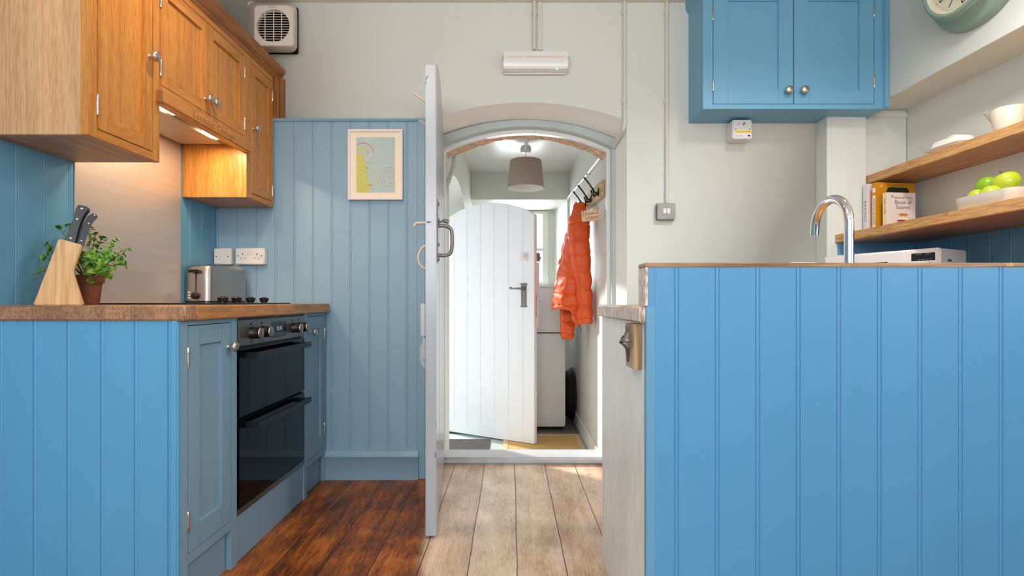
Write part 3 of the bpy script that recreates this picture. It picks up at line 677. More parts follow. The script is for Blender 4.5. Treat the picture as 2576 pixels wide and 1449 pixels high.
for yy in (1.965, 2.045, 2.335, 2.405):
    q = FXp(XF+0.0022, yy-0.012, 0.846); MB('ink').box(-0.006, 0.006, -0.004, 0.004, 0, 0.0003, 0, q).build('printed_symbol', cp)
    q = FXp(XF+0.0022, yy-0.012, 0.780)
    for dx in (-0.012, 0.006): MB('ink').box(dx, dx+0.005, -0.003, 0.002, 0, 0.0003, 0, q).build('printed_symbol', cp)
for yy in (1.955, 2.037, 2.330, 2.404):
    q = FXp(XF+0.002, yy, 0.812)
    b = MB('black'); b.lathe([(0.0225, 0), (0.0225, 0.003), (0.0205, 0.005), (0.0205, 0.0345)], q, 28)
    b.use('steel').lathe([(0.0205, 0.0346), (0.0203, 0.0372), (0.019, 0.0385), (0, 0.0385)], q, 28)
    b.use('ink').box(-0.0008, 0.0008, -0.019, 0.019, 0.0386, 0.0390, 0, q); b.build('control_knob', cp)
for z0, z1, hz in ((0.516, 0.760, 0.742), (0.194, 0.506, 0.488)):
    b = MB('black_glass'); b.box(XF-0.014, XF+0.004, y0+0.002, y1-0.002, z0, z1, 0.002); dr = b.build('door', ov)
    b = MB('black'); hx0 = XF+0.042
    b.box(hx0, hx0+0.010, y0+0.040, y1-0.040, hz-0.020, hz+0.004, 0.002)
    for yy in (y0+0.048, y1-0.064): b.box(XF+0.004, hx0+0.004, yy, yy+0.016, hz-0.018, hz+0.002, 0.002)
    b.build('handle', dr)
b = MB('oven_steel'); b.box(XF-0.014, XF+0.002, y0, y1, 0.170, 0.190, 0.002); b.build('bottom_trim', ov)

# worktop, hob, splashback
b = MB('top'); XW = -0.946
b.box(-1.545, XW, 1.585, 2.744, 0.8735, 0.918, 0.004, seg=3)
b.use('top_end').box(-1.545, XW, 1.526, 1.5855, 0.8735, 0.918, 0.004, seg=3)
tag(b.build('worktop', None, loc=(-1.25, 2.13, 0.8735)), 'thick oak worktop along the left wall with an end-grain end', 'worktop')
hb = thing('hob', 'thin black glass hob let flat on the left oak worktop', 'hob', (-1.25, 2.165, 0.918))
b = MB('hob_glass'); b.box(-1.50, -1.018, 1.885, 2.432, 0.9182, 0.9235, 0.002); b.build('glass_top', hb)
b = MB('ink_grey')
for x, y, r in ((-1.38, 2.03, 0.09), (-1.38, 2.29, 0.075), (-1.17, 2.03, 0.075), (-1.17, 2.29, 0.09)):
    pts = [(x+r*math.cos(2*PI*i/40), y+r*math.sin(2*PI*i/40), 0.9236) for i in range(40)]; pt2 = [(x+(r+.002)*math.cos(2*PI*i/40), y+(r+.002)*math.sin(2*PI*i/40), 0.9236) for i in range(40)]
    b.grid([pts, pt2])
b.build('ring_mark', hb)
for yy in (1.935, 2.032, 2.140, 2.258):
    b = MB('black'); b.lathe([(0.012, 0), (0.012, 0.004), (0.0155, 0.005), (0.0185, 0.016), (0.019, 0.020), (0.0175, 0.0215), (0, 0.0215)], Matrix.Translation((-1.06, yy, 0.9235)), 24)
    b.box(-0.003, 0.003, -0.018, 0.018, 0.0214, 0.024, 0.001, Matrix.Translation((-1.06, yy, 0.9235))); b.build('control_knob', hb)
b = MB('splash'); b.box(-1.5445, -1.540, 1.857, 2.453, 0.9185, 1.664, 0.0005); tag(b.build('splashback', None, loc=(-1.544, 2.155, 0.9185)), 'brushed steel splashback sheet on the wall behind the hob', 'splashback')

# ================================================================== left wall cabinets
XU = -1.242; U = FXp(XU); ZB = 1.420; ZT = 2.108
c = thing('wall_cabinet', 'oak wall cabinet nearest the camera, with pale streaked side panel', 'cabinet', (-1.39, 1.70, ZB))
b = MB('oak_pale'); b.box(-1.544, XU-0.020, 1.542, 1.5605, ZB, 2.52, 0.001); b.build('side_panel', c)
b = MB('oak_under'); b.box(-1.544, XU-0.021, 1.5605, 1.857, ZB+0.001, 2.15); b.build('carcass', c)
def uframe(c, u0, u1, z0, z1, holes):
    b = MB('oak_v'); us = [u0]
    for a, q, d, e in holes: us += [a, q]
    us.append(u1)
    for i in range(0, len(us), 2): b.box(us[i], us[i+1], z0, z1, -0.02, 0, 0.001, U)
    b.use('oak_h')
    for a, q, d, e in holes: b.box(a, q, z0, d, -0.02, 0, 0.001, U).box(a, q, e, z1, -0.02, 0, 0.001, U)
    b.build('face_frame', c)
uframe(c, 1.542, 1.8585, ZB, ZT, [(1.5785, 1.8245, 1.447, 2.072)])
d = shaker(c, U, 1.581, 1.822, 1.4495, 2.070, 0.040, 'oak_v', 'oak_h', 'oak_v', 0.045, 0.045)
knob(d, U, 1.806, 1.772, 0.0185)
for z in (1.488, 1.955): hinge(d, U, 1.579, z, z+0.064)

c = thing('wall_cabinet', 'middle oak wall cabinet over the hood, two doors above the carved rail', 'cabinet', (-1.39, 2.164, 1.63))
b = MB('oak_under'); b.box(-1.544, XU-0.021, 1.860, 2.468, 1.69, 2.15); b.build('carcass', c)
uframe(c, 1.860, 2.468, 1.665, ZT, [(1.864, 2.452, 1.698, 2.072)])
for a, e, ku, hu in ((1.8655, 2.1555, 2.136, 1.8645), (2.1585, 2.4505, 2.182, 2.4515)):
    d = shaker(c, U, a, e, 1.6995, 2.070, 0.040, 'oak_v', 'oak_h', 'oak_v', 0.045, 0.045)
    knob(d, U, ku, 1.753, 0.0185)
    for z in (1.728, 1.972): hinge(d, U, hu, z, z+0.060)
b = MB('oak_h'); b.box(XU-0.018, XU+0.022, 1.838, 2.469, 1.627, 1.672, 0.004)
b.use('oak_dark_v').box(XU-0.0178, XU+0.0225, 1.8372, 1.8392, 1.6285, 1.6705, 0.0005)
rl = b.build('carved_rail', c)
text('Lookout Cottage', 0.036, FXp(XU+0.0222, 2.17, 1.650), 'carve', 'carved_lettering', rl, 0.0002, sx=1.12, spacing=1.08)

c = thing('wall_cabinet', 'narrow oak wall cabinet in the corner by the back wall', 'cabinet', (-1.39, 2.61, ZB))
b = MB('oak_v'); b.box(-1.544, XU-0.0202, 2.469, 2.745, ZB+0.001, 2.15); b.build('carcass', c)
b = MB('oak_under'); b.box(-1.544, XU-0.001, 2.470, 2.744, ZB-0.001, ZB+0.002); b.build('underside', c)
uframe(c, 2.4695, 2.747, ZB, ZT, [(2.514, 2.738, 1.447, 2.072)])
d = shaker(c, U, 2.5165, 2.7355, 1.4495, 2.070, 0.040, 'oak_v', 'oak_h', 'oak_v', 0.045, 0.045)
knob(d, U, 2.534, 1.762, 0.0185)
for z in (1.472, 1.972): hinge(d, U, 2.7375, z, z+0.060)
b = MB('oak_dark_v'); b.box(XU-0.01, XU+0.024, 2.756, 2.799, 1.890, 2.108, 0.002).box(XU+0.024, XU+0.042, 2.768, 2.799, 1.890, 2.108, 0.002); b.build('scribe_strip', c)

pf = [(-0.02, 2.100), (0.004, 2.100), (0.006, 2.106), (0.012, 2.110), (0.018, 2.118), (0.030, 2.126), (0.038, 2.138), (0.042, 2.142), (0.044, 2.156), (-0.02, 2.156)]
b = MB('oak_dark'); b.prism([(XU+x, 1.542, z) for x, z in pf], (0, 1.256, 0))
tag(b.build('cornice', None, loc=(XU, 2.15, 2.100)), 'dark oak cornice moulding along the tops of the oak cabinets', 'cornice')

hd = thing('cooker_hood', 'slim steel cooker hood with two lit strips under the oak cabinet', 'cooker hood', (-1.39, 2.164, 1.66))
b = MB('steel'); b.box(-1.538, XU-0.019, 1.861, 2.467, 1.664, 1.688, 0.002); b.build('housing', hd)
b = MB('filter'); b.box(-1.525, -1.335, 1.875, 2.425, 1.656, 1.6645, 0.002); b.build('grease_filter', hd)
for y, xs in ((1.993, -1.312), (2.305, -1.318)):
    b = MB('strip_light'); b.box(xs-0.007, xs+0.007, y-0.055, y+0.055, 1.6545, 1.6642, 0.002); b.build('strip_lamp', hd)

# ================================================================== things on the left worktop
ZW = 0.918
# knife block, turned to face the camera
kb0 = P(83, 768, 1.600); kb0.z = ZW
ud = Vector((0.80, 0.60, 0)); nd = Vector((0.60, -0.80, 0)); kq = frame(kb0, ud, (0, 0, 1))
def onk(x, y, off=0.0):
    """where the ray through a pixel meets the front plane of the block, in (u, z)"""
    d = Vector(((x-1285)/F, 1, -(y-758)/F)); o = Vector((0, 0, EYE)); p0 = kb0+nd*off
    t = (p0-o).dot(nd)/d.dot(nd); p = o+d*t-kb0
    return (p.dot(ud), p.z)
kb = thing('knife_block', 'pale beech knife block, waisted on one side, near the worktop end', 'knife block', kb0)
pts = [onk(83, 768), onk(148, 600), onk(207, 616), onk(184, 682), onk(211, 768)]
pts[0] = (pts[0][0], 0.0); pts[-1] = (pts[-1][0], 0.0)
b = MB('block'); b.prism([kq @ Vector((u, v, 0)) for u, v in pts], -nd*0.075, None, 0.003); b.build('body', kb)
def knife(pix, off, label, name, rivets, width):
    """handle centre line from block to tip in pixels on the plane off behind the front face"""
    o = kb0
    q = [onk(x, y, off) for x, y in pix]
    k_ = thing(name, label, 'knife', kq @ Vector((q[0][0], q[0][1], off)), 0, 'knives in the beech block')
    cen = catmull([(u, v, off) for u, v in q], 10); n = len(cen)
    lft = []; rgt = []
    for i, p in enumerate(cen):
        t = (cen[min(i+1, n-1)]-cen[max(i-1, 0)]).normalized(); nn = Vector((-t.y, t.x, 0)); f = i/(n-1)
        hw = width*(0.50+0.07*math.cos(f*2*PI)+0.14*f*f)
        if f > 0.80: hw *= math.sqrt(max(0.06, 1-((f-0.80)/0.21)**2))
        lft.append(p+nn*hw); rgt.append(p-nn*hw)
    tip = cen[-1]+(cen[-1]-cen[-2]).normalized()*width*0.06
    b = MB('handle_black'); b.prism([kq @ (p-Vector((0, 0, 0.008))) for p in lft+[tip]+rgt[::-1]], nd*0.016, None, 0.0010); h = b.build('handle', k_)
    for f in rivets:
        p = cen[int(f*(n-1))]; b = MB('nickel'); b.lathe([(width*0.14, 0), (width*0.13, 0.0015), (0, 0.002)], frame(kq @ (p+Vector((0, 0, 0.0075))), ud, (0, 0, 1)), 14); b.build('rivet', h)
    d0 = (cen[0]-cen[1]).normalized(); c0 = cen[0]
    b = MB('steel'); nn = Vector((-d0.y, d0.x, 0)); L = 0.10
    b.prism([kq @ (c0+nn*width*0.4-Vector((0, 0, 0.001))), kq @ (c0-nn*width*0.4-Vector((0, 0, 0.001))), kq @ (c0-nn*width*0.3+d0*L-Vector((0, 0, 0.001))), kq @ (c0+nn*width*0.2+d0*L-Vector((0, 0, 0.001)))], nd*0.002); b.build('blade', k_)
kp = [(176, 610), (185, 580), (195, 552), (203, 532), (211, 519)]
knife(kp, -0.014, 'large black-handled knife at the front left of the knife block', 'kitchen_knife', (0.12, 0.5, 0.86), 0.022)
knife([(x+7, y+2) for x, y in kp], -0.040, 'large black-handled knife half hidden behind the front large knife', 'kitchen_knife', (0.12, 0.5, 0.86), 0.022)
kp = [(202, 616), (213, 588), (224, 563), (233, 548), (241, 540)]
knife(kp, -0.016, 'small black-handled knife at the front right of the knife block', 'kitchen_knife', (0.1, 0.5, 0.9), 0.015)
knife([(x-7, y+4) for x, y in kp], -0.044, 'small black-handled knife behind the front small knife', 'kitchen_knife', (0.1, 0.5, 0.9), 0.015)

# mint in a terracotta pot
pc = Vector((-1.445, 1.800, ZW)); pt = thing('potted_mint', 'bushy green mint plant in a small terracotta pot behind the knife block', 'potted plant', pc)
b = MB('terracotta'); b.lathe([(0.0, 0.0), (0.027, 0.0), (0.029, 0.003), (0.037, 0.074), (0.0425, 0.074), (0.0435, 0.077), (0.0445, 0.098), (0.0430, 0.101), (0.0385, 0.101), (0.037, 0.090), (0.0, 0.088)], Matrix.Translation(pc), 36, False); b.build('pot', pt)
b = MB('soil'); b.lathe([(0.0365, 0.089), (0.025, 0.093), (0, 0.094)], Matrix.Translation(pc), 24); b.build('soil', pt)
fo = MB('leaf_a'); st = MB('stem')
def leaf(p, d, up, L):
    d = d.normalized(); s = d.cross(up).normalized(); u = s.cross(d).normalized()
    W = L*0.33; rows = []
    prof = [(0, 0.10), (0.10, 0.55), (0.18, 0.62), (0.22, 0.86), (0.32, 0.84), (0.36, 1.0), (0.46, 0.90), (0.50, 1.0), (0.60, 0.80), (0.64, 0.86), (0.76, 0.55), (0.80, 0.60), (0.92, 0.22), (1.0, 0.02)]
    for f, wv in prof:
        c = p+d*L*f+u*(L*0.16*math.sin(f*PI)-L*0.22*f*f)
        rows.append([c-s*W*wv+u*L*0.07*wv, c, c+s*W*wv+u*L*0.07*wv])
    fo.use('leaf_a' if R.random() < 0.62 else 'leaf_b'); fo.grid(rows, close=False)
def sprig(pts, r=0.0014, size=0.03, step=0.016):
    size *= 0.74
    c = catmull(pts, 6); st.tube(c, [r*(1.2-0.5*i/len(c)) for i in range(len(c))], 6)
    acc = 0; tw = R.random()*PI
    for i in range(1, len(c)):
        acc += (c[i]-c[i-1]).length
        f = i/(len(c)-1)
        if acc > step and f > 0.25:
            acc = 0; tw += PI/2+R.uniform(-.3, .3); t = (c[i]-c[i-1]).normalized()
            a = t.orthogonal().normalized(); a.rotate(Matrix.Rotation(tw, 3, t))
            for sg in (1, -1):
                leaf(c[i], (a*sg+t*0.45+Vector((0, 0, R.uniform(-.1, .3)))), t*0.8+Vector((R.uniform(-.2, .2), R.uniform(-.5, .1), 0.5)), size*R.uniform(0.75, 1.15))
    t = (c[-1]-c[-2]).normalized(); a = t.orthogonal().normalized()
    for q in range(5):
        a2 = a.copy(); a2.rotate(Matrix.Rotation(q*2*PI/5+tw, 3, t)); leaf(c[-1], a2+t*R.uniform(0.4, 1.0), t, size*R.uniform(0.5, 0.8))
s0 = pc+Vector((0, 0, 0.092))
def spr(px, py, Y, sag=0.0, size=0.031):
    e = P(px, py, Y); m1 = s0.lerp(e, 0.40)+Vector((0, 0, 0.018+sag)); m0 = s0+Vector(((e.x-s0.x)*0.12, (e.y-s0.y)*0.12, 0.004))
    sprig([m0, m1, s0.lerp(e, 0.75)+Vector((0, 0, 0.008+sag*0.5)), e], size=size)
for q in ((150, 575, 1.74, 0, .036), (175, 570, 1.80, 0, .032), (128, 630, 1.71, 0.01, .034), (112, 648, 1.69, 0.0, .034), (122, 615, 1.74, 0, .028), (226, 575, 1.86, 0, .03), (240, 590, 1.80, 0, .034),
          (256, 600, 1.84, 0, .034), (292, 605, 1.83, 0.0, .036), (322, 628, 1.84, 0.01, .028), (300, 655, 1.78, 0.01, .034), (308, 640, 1.86, 0.0, .032), (312, 665, 1.82, 0.0, .03), (270, 640, 1.74, 0.01, .036), (250, 650, 1.72, 0.01, .036),
          (232, 640, 1.71, 0.01, .036), (262, 672, 1.71, 0.02, .034), (244, 682, 1.73, 0.02, .036), (222, 655, 1.72, 0.0, .036), (205, 640, 1.78, 0, .034), (185, 620, 1.84, 0, .032), (270, 690, 1.74, 0.04, .034), (228, 705, 1.735, 0.04, .030), (98, 678, 1.66, 0.02, .016), (84, 690, 1.65, 0.02, .014), (282, 620, 1.79, 0, .032), (216, 668, 1.74, 0.01, .036)):
    spr(q[0], q[1], q[2], q[3], q[4])
st.build('stem', pt); o = fo.build('foliage', pt, recalc=False, angle=180)

# toaster
tr_ = math.atan2(0.974, 0.225)-PI/2
tq0 = Vector((-1.447, 2.585, ZW))
to = thing('toaster', 'brushed steel two-slot toaster with black lever in the worktop corner', 'toaster', tq0, tr_)
def rrect(w, d, r, n=6):
    o = []
    for cx, cy, a0 in ((w/2-r, d/2-r, 0), (-w/2+r, d/2-r, PI/2), (-w/2+r, -d/2+r, PI), (w/2-r, -d/2+r, 1.5*PI)):
        o += [(cx+r*math.cos(a0+PI/2*i/n), cy+r*math.sin(a0+PI/2*i/n)) for i in range(n+1)]
    return o
W_, D_ = 0.142, 0.262
b = MB('steel'); rows = []
for z, s_ in ((0.014, 1.0), (0.10, 0.985), (0.166, 0.965), (0.176, 0.95), (0.183, 0.90), (0.186, 0.80)):
    rows.append([(x*(1 if s_ > .97 else s_+0.03), y*(1 if s_ > .97 else s_+0.035), z) for x, y in rrect(W_*min(1, s_+0.02), D_*min(1, s_+0.02), 0.030)])
b.grid(rows, cap0=True, cap1=True); b.build('shell', to, world=False, angle=50)
b = MB('black'); b.prism([(x, y, 0) for x, y in rrect(W_*0.97, D_*0.98, 0.03)], (0, 0, 0.016), None, 0.003); b.build('base', to, world=False)
b = MB('black_matt'); 
for x in (-0.028, 0.028): b.box(x-0.014, x+0.014, -0.085, 0.085, 0.1855, 0.1868)
b.build('bread_slot', to, world=False)
b = MB('black_matt'); b.box(0.002, 0.008, -D_/2-0.0006, -D_/2+0.004, 0.052, 0.148, 0.001); b.build('lever_slot', to, world=False)
b = MB('black'); b.box(-0.022, 0.030, -D_/2-0.022, -D_/2-0.002, 0.146, 0.160, 0.004).box(0.001, 0.009, -D_/2-0.004, -D_/2+0.004, 0.146, 0.158); b.build('lever', to, world=False)
b = MB('black'); b.lathe([(0.017, 0), (0.017, 0.004), (0.015, 0.016), (0.012, 0.018), (0, 0.018)], Matrix.Translation((0.006, -D_/2+0.001, 0.038)) @ Matrix.Rotation(PI/2, 4, 'X'), 24); b.build('dial', to, world=False)
for z in (0.028, 0.041, 0.054):
    b = MB('plastic'); b.box(-0.042, -0.026, -D_/2-0.003, -D_/2+0.004, z-0.004, z+0.004, 0.0025); b.build('button', to, world=False)

# switch and socket on the back boarding
def plate(name, label, cat, x0, x1, z0, z1, Y, depth):
    t = thing(name, label, cat, ((x0+x1)/2, Y, (z0+z1)/2))
    b = MB('plastic'); b.box(x0, x1, Y-depth+0.009, Y, z0+0.001, z1-0.001, 0.003).box(x0-0.001, x1+0.001, Y-depth, Y-depth+0.008, z0, z1, 0.004, seg=3); b.build('box', t)
    return t, Y-depth
s_, yf = plate('cooker_switch', 'square white switch on the blue boarding above the toaster', 'switch', -1.537, -1.449, 1.121, 1.205, 2.7585, 0.038)
b = MB('plastic'); b.box(-1.505, -1.485, yf-0.003, yf+0.001, 1.148, 1.180, 0.002); b.build('rocker', s_)
for x in (-1.525, -1.463): b = MB('iron'); b.lathe([(0.003, 0), (0.003, 0.001), (0, 0.001)], FYn(yf, x, 1.163), 10); b.build('screw', s_)
def pins(parent, yf, xc, zc, sc=1.0):
    for dx in (-0.037, 0.037):
        q = FYn(yf-0.0002, xc+dx, zc)
        for r in ((-0.002, 0.002, 0.006, 0.015), (-0.0135, -0.0075, -0.011, -0.008), (0.0075, 0.0135, -0.011, -0.008)): MB('ink').box(*r, 0, 0.0006, 0, q).build('socket_hole', parent)
    for dx in (-0.061, 0.061): MB('iron').lathe([(0.003, 0), (0.003, 0.0008), (0, 0.0008)], FYn(yf, xc+dx, zc+0.002), 10).build('screw', parent)
    for dx in (-0.009, 0.009):
        c = MB('plastic'); c.box(xc+dx-0.006, xc+dx+0.006, yf-0.003, yf+0.001, zc+0.012, zc+0.030, 0.0015); c.build('rocker', parent)
s_, yf = plate('double_socket', 'white double socket on the blue boarding, right of the square switch', 'socket', -1.425, -1.277, 1.121, 1.206, 2.7585, 0.038)
pins(s_, yf, -1.351, 1.163)

# ================================================================== back wall: chart, fan, conduits, emergency light
A0, A1, A2, A3 = P(874, 326, 2.745), P(1012, 324, 2.745), P(1015, 503, 2.745), P(878, 504, 2.745)
px0, px1, pz0, pz1 = (A0.x+A3.x)/2, (A1.x+A2.x)/2, A2.z, A0.z
YC = 2.742
fr = thing('framed_chart', 'white framed sea chart hung on the blue boarding', 'picture', ((px0+px1)/2, 2.758, (pz0+pz1)/2))
fq = FYn(YC, px0, pz0); fw, fh = px1-px0, pz1-pz0
b = MB('frame_pink'); t = 0.013
for a in ((0, fw, 0, t), (0, fw, fh-t, fh), (0, t, t, fh-t), (fw-t, fw, t, fh-t)): b.box(*a, -0.015, 0.006, 0.0015, fq)
b.build('frame', fr)
b = MB('mount'); b.box(t-0.001, fw-t+0.001, t-0.001, fh-t+0.001, -0.010, -0.002, 0, fq); b.build('mount', fr)
cx0, cx1, cz0, cz1 = 0.15*fw, 0.855*fw, 0.105*fh, 0.89*fh; cw, ch = cx1-cx0, cz1-cz0
b = MB('sea'); b.box(cx0, cx1, cz0, cz1, -0.003, -0.0015, 0, fq)
cq = fq @ Matrix.Translation((cx0, cz0, -0.0014))
coast = [(0, .72), (.03, .705), (.06, .71), (.12, .68), (.17, .66), (.20, .61), (.215, .56), (.25, .535), (.245, .49), (.26, .45), (.245, .40), (.27, .36), (.26, .31), (.30, .26), (.29, .20), (.33, .15), (.35, .10), (.33, .05), (.36, .02), (.37, 0), (0, 0)]
b.use('land'); b.faces([(x*cw, z*ch, 0.0002) for x, z in coast], [tuple(range(len(coast)))], cq)
isl = [(.02, .80), (.05, .83), (.09, .80), (.11, .77), (.08, .745), (.03, .75)]
b.faces([(x*cw, z*ch, 0.0002) for x, z in isl], [tuple(range(len(isl)))], cq)
arc_no = [0]
def arcs(m, cx, cz, r, a0, a1, wd, n=30):
    arc_no[0] += 1; rows = [[], []]
    for i in range(n+1):
        a = math.radians(a0+(a1-a0)*i/n)
        for j, rr in ((0, r), (1, r+wd)):
            x = min(max(cx*cw+rr*cw*math.cos(a), 0), cw); z = min(max(cz*ch+rr*cw*math.sin(a), 0), ch); rows[j].append((x, z, 0.0004+0.00006*arc_no[0]))
    b.use(m); n_ = n+1; b.faces(rows[0]+rows[1], [(i, i+1, n_+i+1, n_+i) for i in range(n)], cq)
arcs('chart_red', .18, .71, .255, 0, 125, .014); arcs('chart_yellow', .18, .71, .255, -75, 0, .014)
arcs('chart_yellow', .12, .72, .16, 10, 110, .014); arcs('chart_red', .12, .72, .17, -10, 20, .016); arcs('chart_yellow', .21, .745, .07, 0, 360, .02)
arcs('chart_yellow', .31, .28, .21, -62, 80, .016); arcs('chart_red', .31, .28, .21, -92, -62, .016); arcs('chart_red', .27, .28, .225, 84, 100, .016)
arcs('chart_pink', .86, .28, .165, 0, 360, .008, 48); arcs('chart_pink', .86, .28, .245, 0, 360, .007, 48)
b.use('chart_pink'); b.box(.68*cw, cw, .279*ch, .283*ch, 0, 0.0004, 0, cq).box(.857*cw, .863*cw, .16*ch, .40*ch, 0, 0.0004, 0, cq)
b.use('chart_grey'); b.box(.25*cw, cw, .530*ch, .5325*ch, 0, 0.0003, 0, cq).box(.965*cw, .968*cw, 0, ch, 0, 0.0003, 0, cq)
for i in range(90):
    x, z = R.uniform(.3, .96), R.uniform(.02, .98); b.box(x*cw, x*cw+0.0012, z*ch, z*ch+0.0012, 0, 0.0003, 0, cq)
b.use('ink_grey')
for i in range(40):
    z = R.uniform(.02, .62); x = R.uniform(.01, .22 if z > .35 else .3); b.box(x*cw, x*cw+R.uniform(.001, .008), z*ch, z*ch+0.001, 0, 0.0004, 0, cq)
b.build('chart', fr, recalc=False)

# extractor fan
fa_ = thing('extractor_fan', 'square white extractor fan with round slatted grille high on the back wall', 'fan', (-1.24, 2.80, 2.38))
B0, B1 = P(640, 135, 2.795), P(750, 16, 2.795)
bx0, bx1, bz0, bz1 = B0.x-0.02, B1.x, B0.z, B1.z
b = MB('black'); b.box(bx0+0.006, bx1+0.003, 2.782, 2.7995, bz0-0.005, bz1-0.01, 0.006); b.build('gasket', fa_)
Yf = 2.665; C0, C1 = P(640, 114, Yf), P(735.5, 14, Yf)
b = MB('plastic_cream')
def rr(x0, x1, z0, z1, r, Y): return [((x0+x1)/2+x, Y, (z0+z1)/2+z) for x, z in rrect(x1-x0, z1-z0, r)]
b.grid([rr(bx0, bx1, bz0, bz1, 0.035, 2.783), rr(bx0, bx1, bz0, bz1, 0.035, 2.760), rr(C0.x-0.004, C1.x+0.004, C0.z-0.004, C1.z+0.003, 0.025, Yf+0.008), rr(C0.x, C1.x, C0.z, C1.z, 0.025, Yf)], cap0=True)
fc = P(687, 64.5, Yf); fr_ = 41.5*Yf/F
inn = [(fc.x+fr_*math.cos(a), Yf, fc.z+fr_*math.sin(a)) for a in [2*PI*i/28 for i in range(28)]]
out = rr(C0.x, C1.x, C0.z, C1.z, 0.025, Yf)
inn = sorted(inn, key=lambda p: math.atan2(p[2]-fc.z, p[0]-fc.x)); out = sorted(out, key=lambda p: math.atan2(p[2]-fc.z, p[0]-fc.x))
b.grid([out, inn]); b.grid([inn, [(x, Yf+0.03, z) for x, _, z in inn]])
b.build('housing', fa_, angle=50)
b = MB('gasket'); b.lathe([(fr_, 0), (0, 0)], FYn(Yf+0.03, fc.x, fc.z), 28); b.build('grille_back', fa_)
for i in range(13):
    z = fc.z-fr_+(i+0.7)*2*fr_/13.4; hw = math.sqrt(max(0, fr_**2-(z-fc.z)**2))
    b = MB('plastic_cream'); b.box(fc.x-hw, fc.x+hw, -0.009, 0.009, -0.001, 0.001, 0, Matrix.Translation((0, Yf+0.010, z)) @ Matrix.Rotation(0.6, 4, 'X')); b.build('slat', fa_)
b = MB('plastic_cream')
for dx in (-0.042, 0.002, 0.042):
    hh = math.sqrt(fr_**2-dx*dx); b.box(fc.x+dx-0.0015, fc.x+dx+0.0015, Yf, Yf+0.006, fc.z-hh, fc.z+hh)
b.build('grille_bar', fa_)
b = MB('ink_grey'); ql = FYn(Yf, P(684, 17, Yf).x, P(684, 17.5, Yf).z)
b.prism([(-0.018, -0.003, 0), (-0.012, -0.003, 0), (-0.009, 0.003, 0), (-0.015, 0.003, 0)], (0, 0, 0.0005), ql); b.build('logo_mark', fa_)
text('Xpelair', 0.010, ql @ Matrix.Translation((0.006, 0, 0.0003)), 'ink_grey', 'logo_lettering', fa_, 0.0002)

def conduit(label, x, z0, z1, r=0.0095, flat=False, clips=(), Y=2.80):
    t = thing('conduit', label, 'conduit', (x, Y, z0))
    b = MB('conduit')
    if flat: b.box(x-r, x+r, Y-0.012, Y, z0, z1, 0.002)
    else: b.cyl((x, Y-r-0.002, z0), (x, Y-r-0.002, z1), r, n=14)
    b.build('pipe', t)
    for z in clips:
        b = MB('conduit'); b.box(x-r-0.005, x+r+0.005, Y-0.014, Y, z-0.012, z+0.012, 0.003); b.tube([(x, Y-r-0.002, z-0.008), (x, Y-r-0.002, z+0.008)], r+0.002, 12); b.build('clip', t)
    return t
xp = lambda x, Y: (x-1285)*Y/F
zp = lambda y, Y: EYE-(y-758)*Y/F
conduit('flat painted trunking beside the extractor fan at the ceiling', xp(633, 2.8), 2.10, ZC, 0.016, True)
conduit('left of the two pipes above the emergency light', xp(1344, 2.8), zp(128, 2.8), ZC, 0.010, False, (2.465,))
conduit('flat trunking, right of the two runs above the emergency light', xp(1358.5, 2.8), zp(128, 2.8), ZC, 0.012, True)
cdt = conduit('long painted pipe ending with a bend at the right shoulder of the arch', xp(1570, 2.8), zp(300, 2.8), ZC, 0.0095, False, (2.465, 1.99))
b = MB('conduit'); x = xp(1570, 2.8); z = zp(302, 2.8)
b.tube(catmull([(x, 2.7885, z+0.01), (x, 2.7885, z-0.02), (x-0.010, 2.81, z-0.06), (x-0.016, 2.99, z-0.085)], 5), 0.0115, 12); b.build('bend', cdt)
conduit('long painted pipe running down to the grey metal switch', xp(1676, 2.8), zp(512, 2.8), ZC, 0.0095, False, (2.465, 1.99))

e = thing('emergency_light', 'clear-fronted emergency light with green indicator above the arch', 'light', (xp(1347, 2.8), 2.80, 2.20))
E0, E1 = P(1264, 186, 2.78), P(1430, 131, 2.78)
b = MB('plastic'); b.box(E0.x, E1.x, 2.772, 2.7995, E0.z, E1.z, 0.008, seg=3); b.build('back_box', e)
b = MB('diffuser'); sec = [(2.774, E0.z+0.006), (2.735, E0.z+0.012), (2.722, E0.z+0.045), (2.735, E1.z-0.016), (2.774, E1.z-0.006)]
b.prism([(E0.x+0.006, y, z) for y, z in sec], (E1.x-E0.x-0.012, 0, 0), None, 0.004); df = b.build('diffuser', e)
b = MB('plastic_cream'); b.box(E0.x+0.022, E1.x-0.022, 2.7255, 2.731, E0.z+0.058, E0.z+0.072, 0.001, Matrix.Identity(4)); b.build('reflector', df)
b = MB('ink_grey')
for i in range(16):
    x = E0.x+0.045+i*(E1.x-E0.x-0.09)/15; b.lathe([(0.002, 0), (0, 0.0008)], FYn(2.7255, x, E0.z+0.065), 8)
b.build('light_dot', df)
for x in (E0.x+0.010, E1.x-0.010):
    b = MB('nickel'); b.lathe([(0.009, 0), (0.009, 0.008), (0.006, 0.012), (0, 0.012)], FYn(2.742, x, E0.z+0.062), 14); b.build('clip_screw', e)
b = MB('green_led'); q = P(1401, 174, 2.728); b.lathe([(0.0035, 0), (0.003, 0.002), (0, 0.003)], FYn(q.y+0.001, q.x, q.z), 12); b.build('indicator', e)

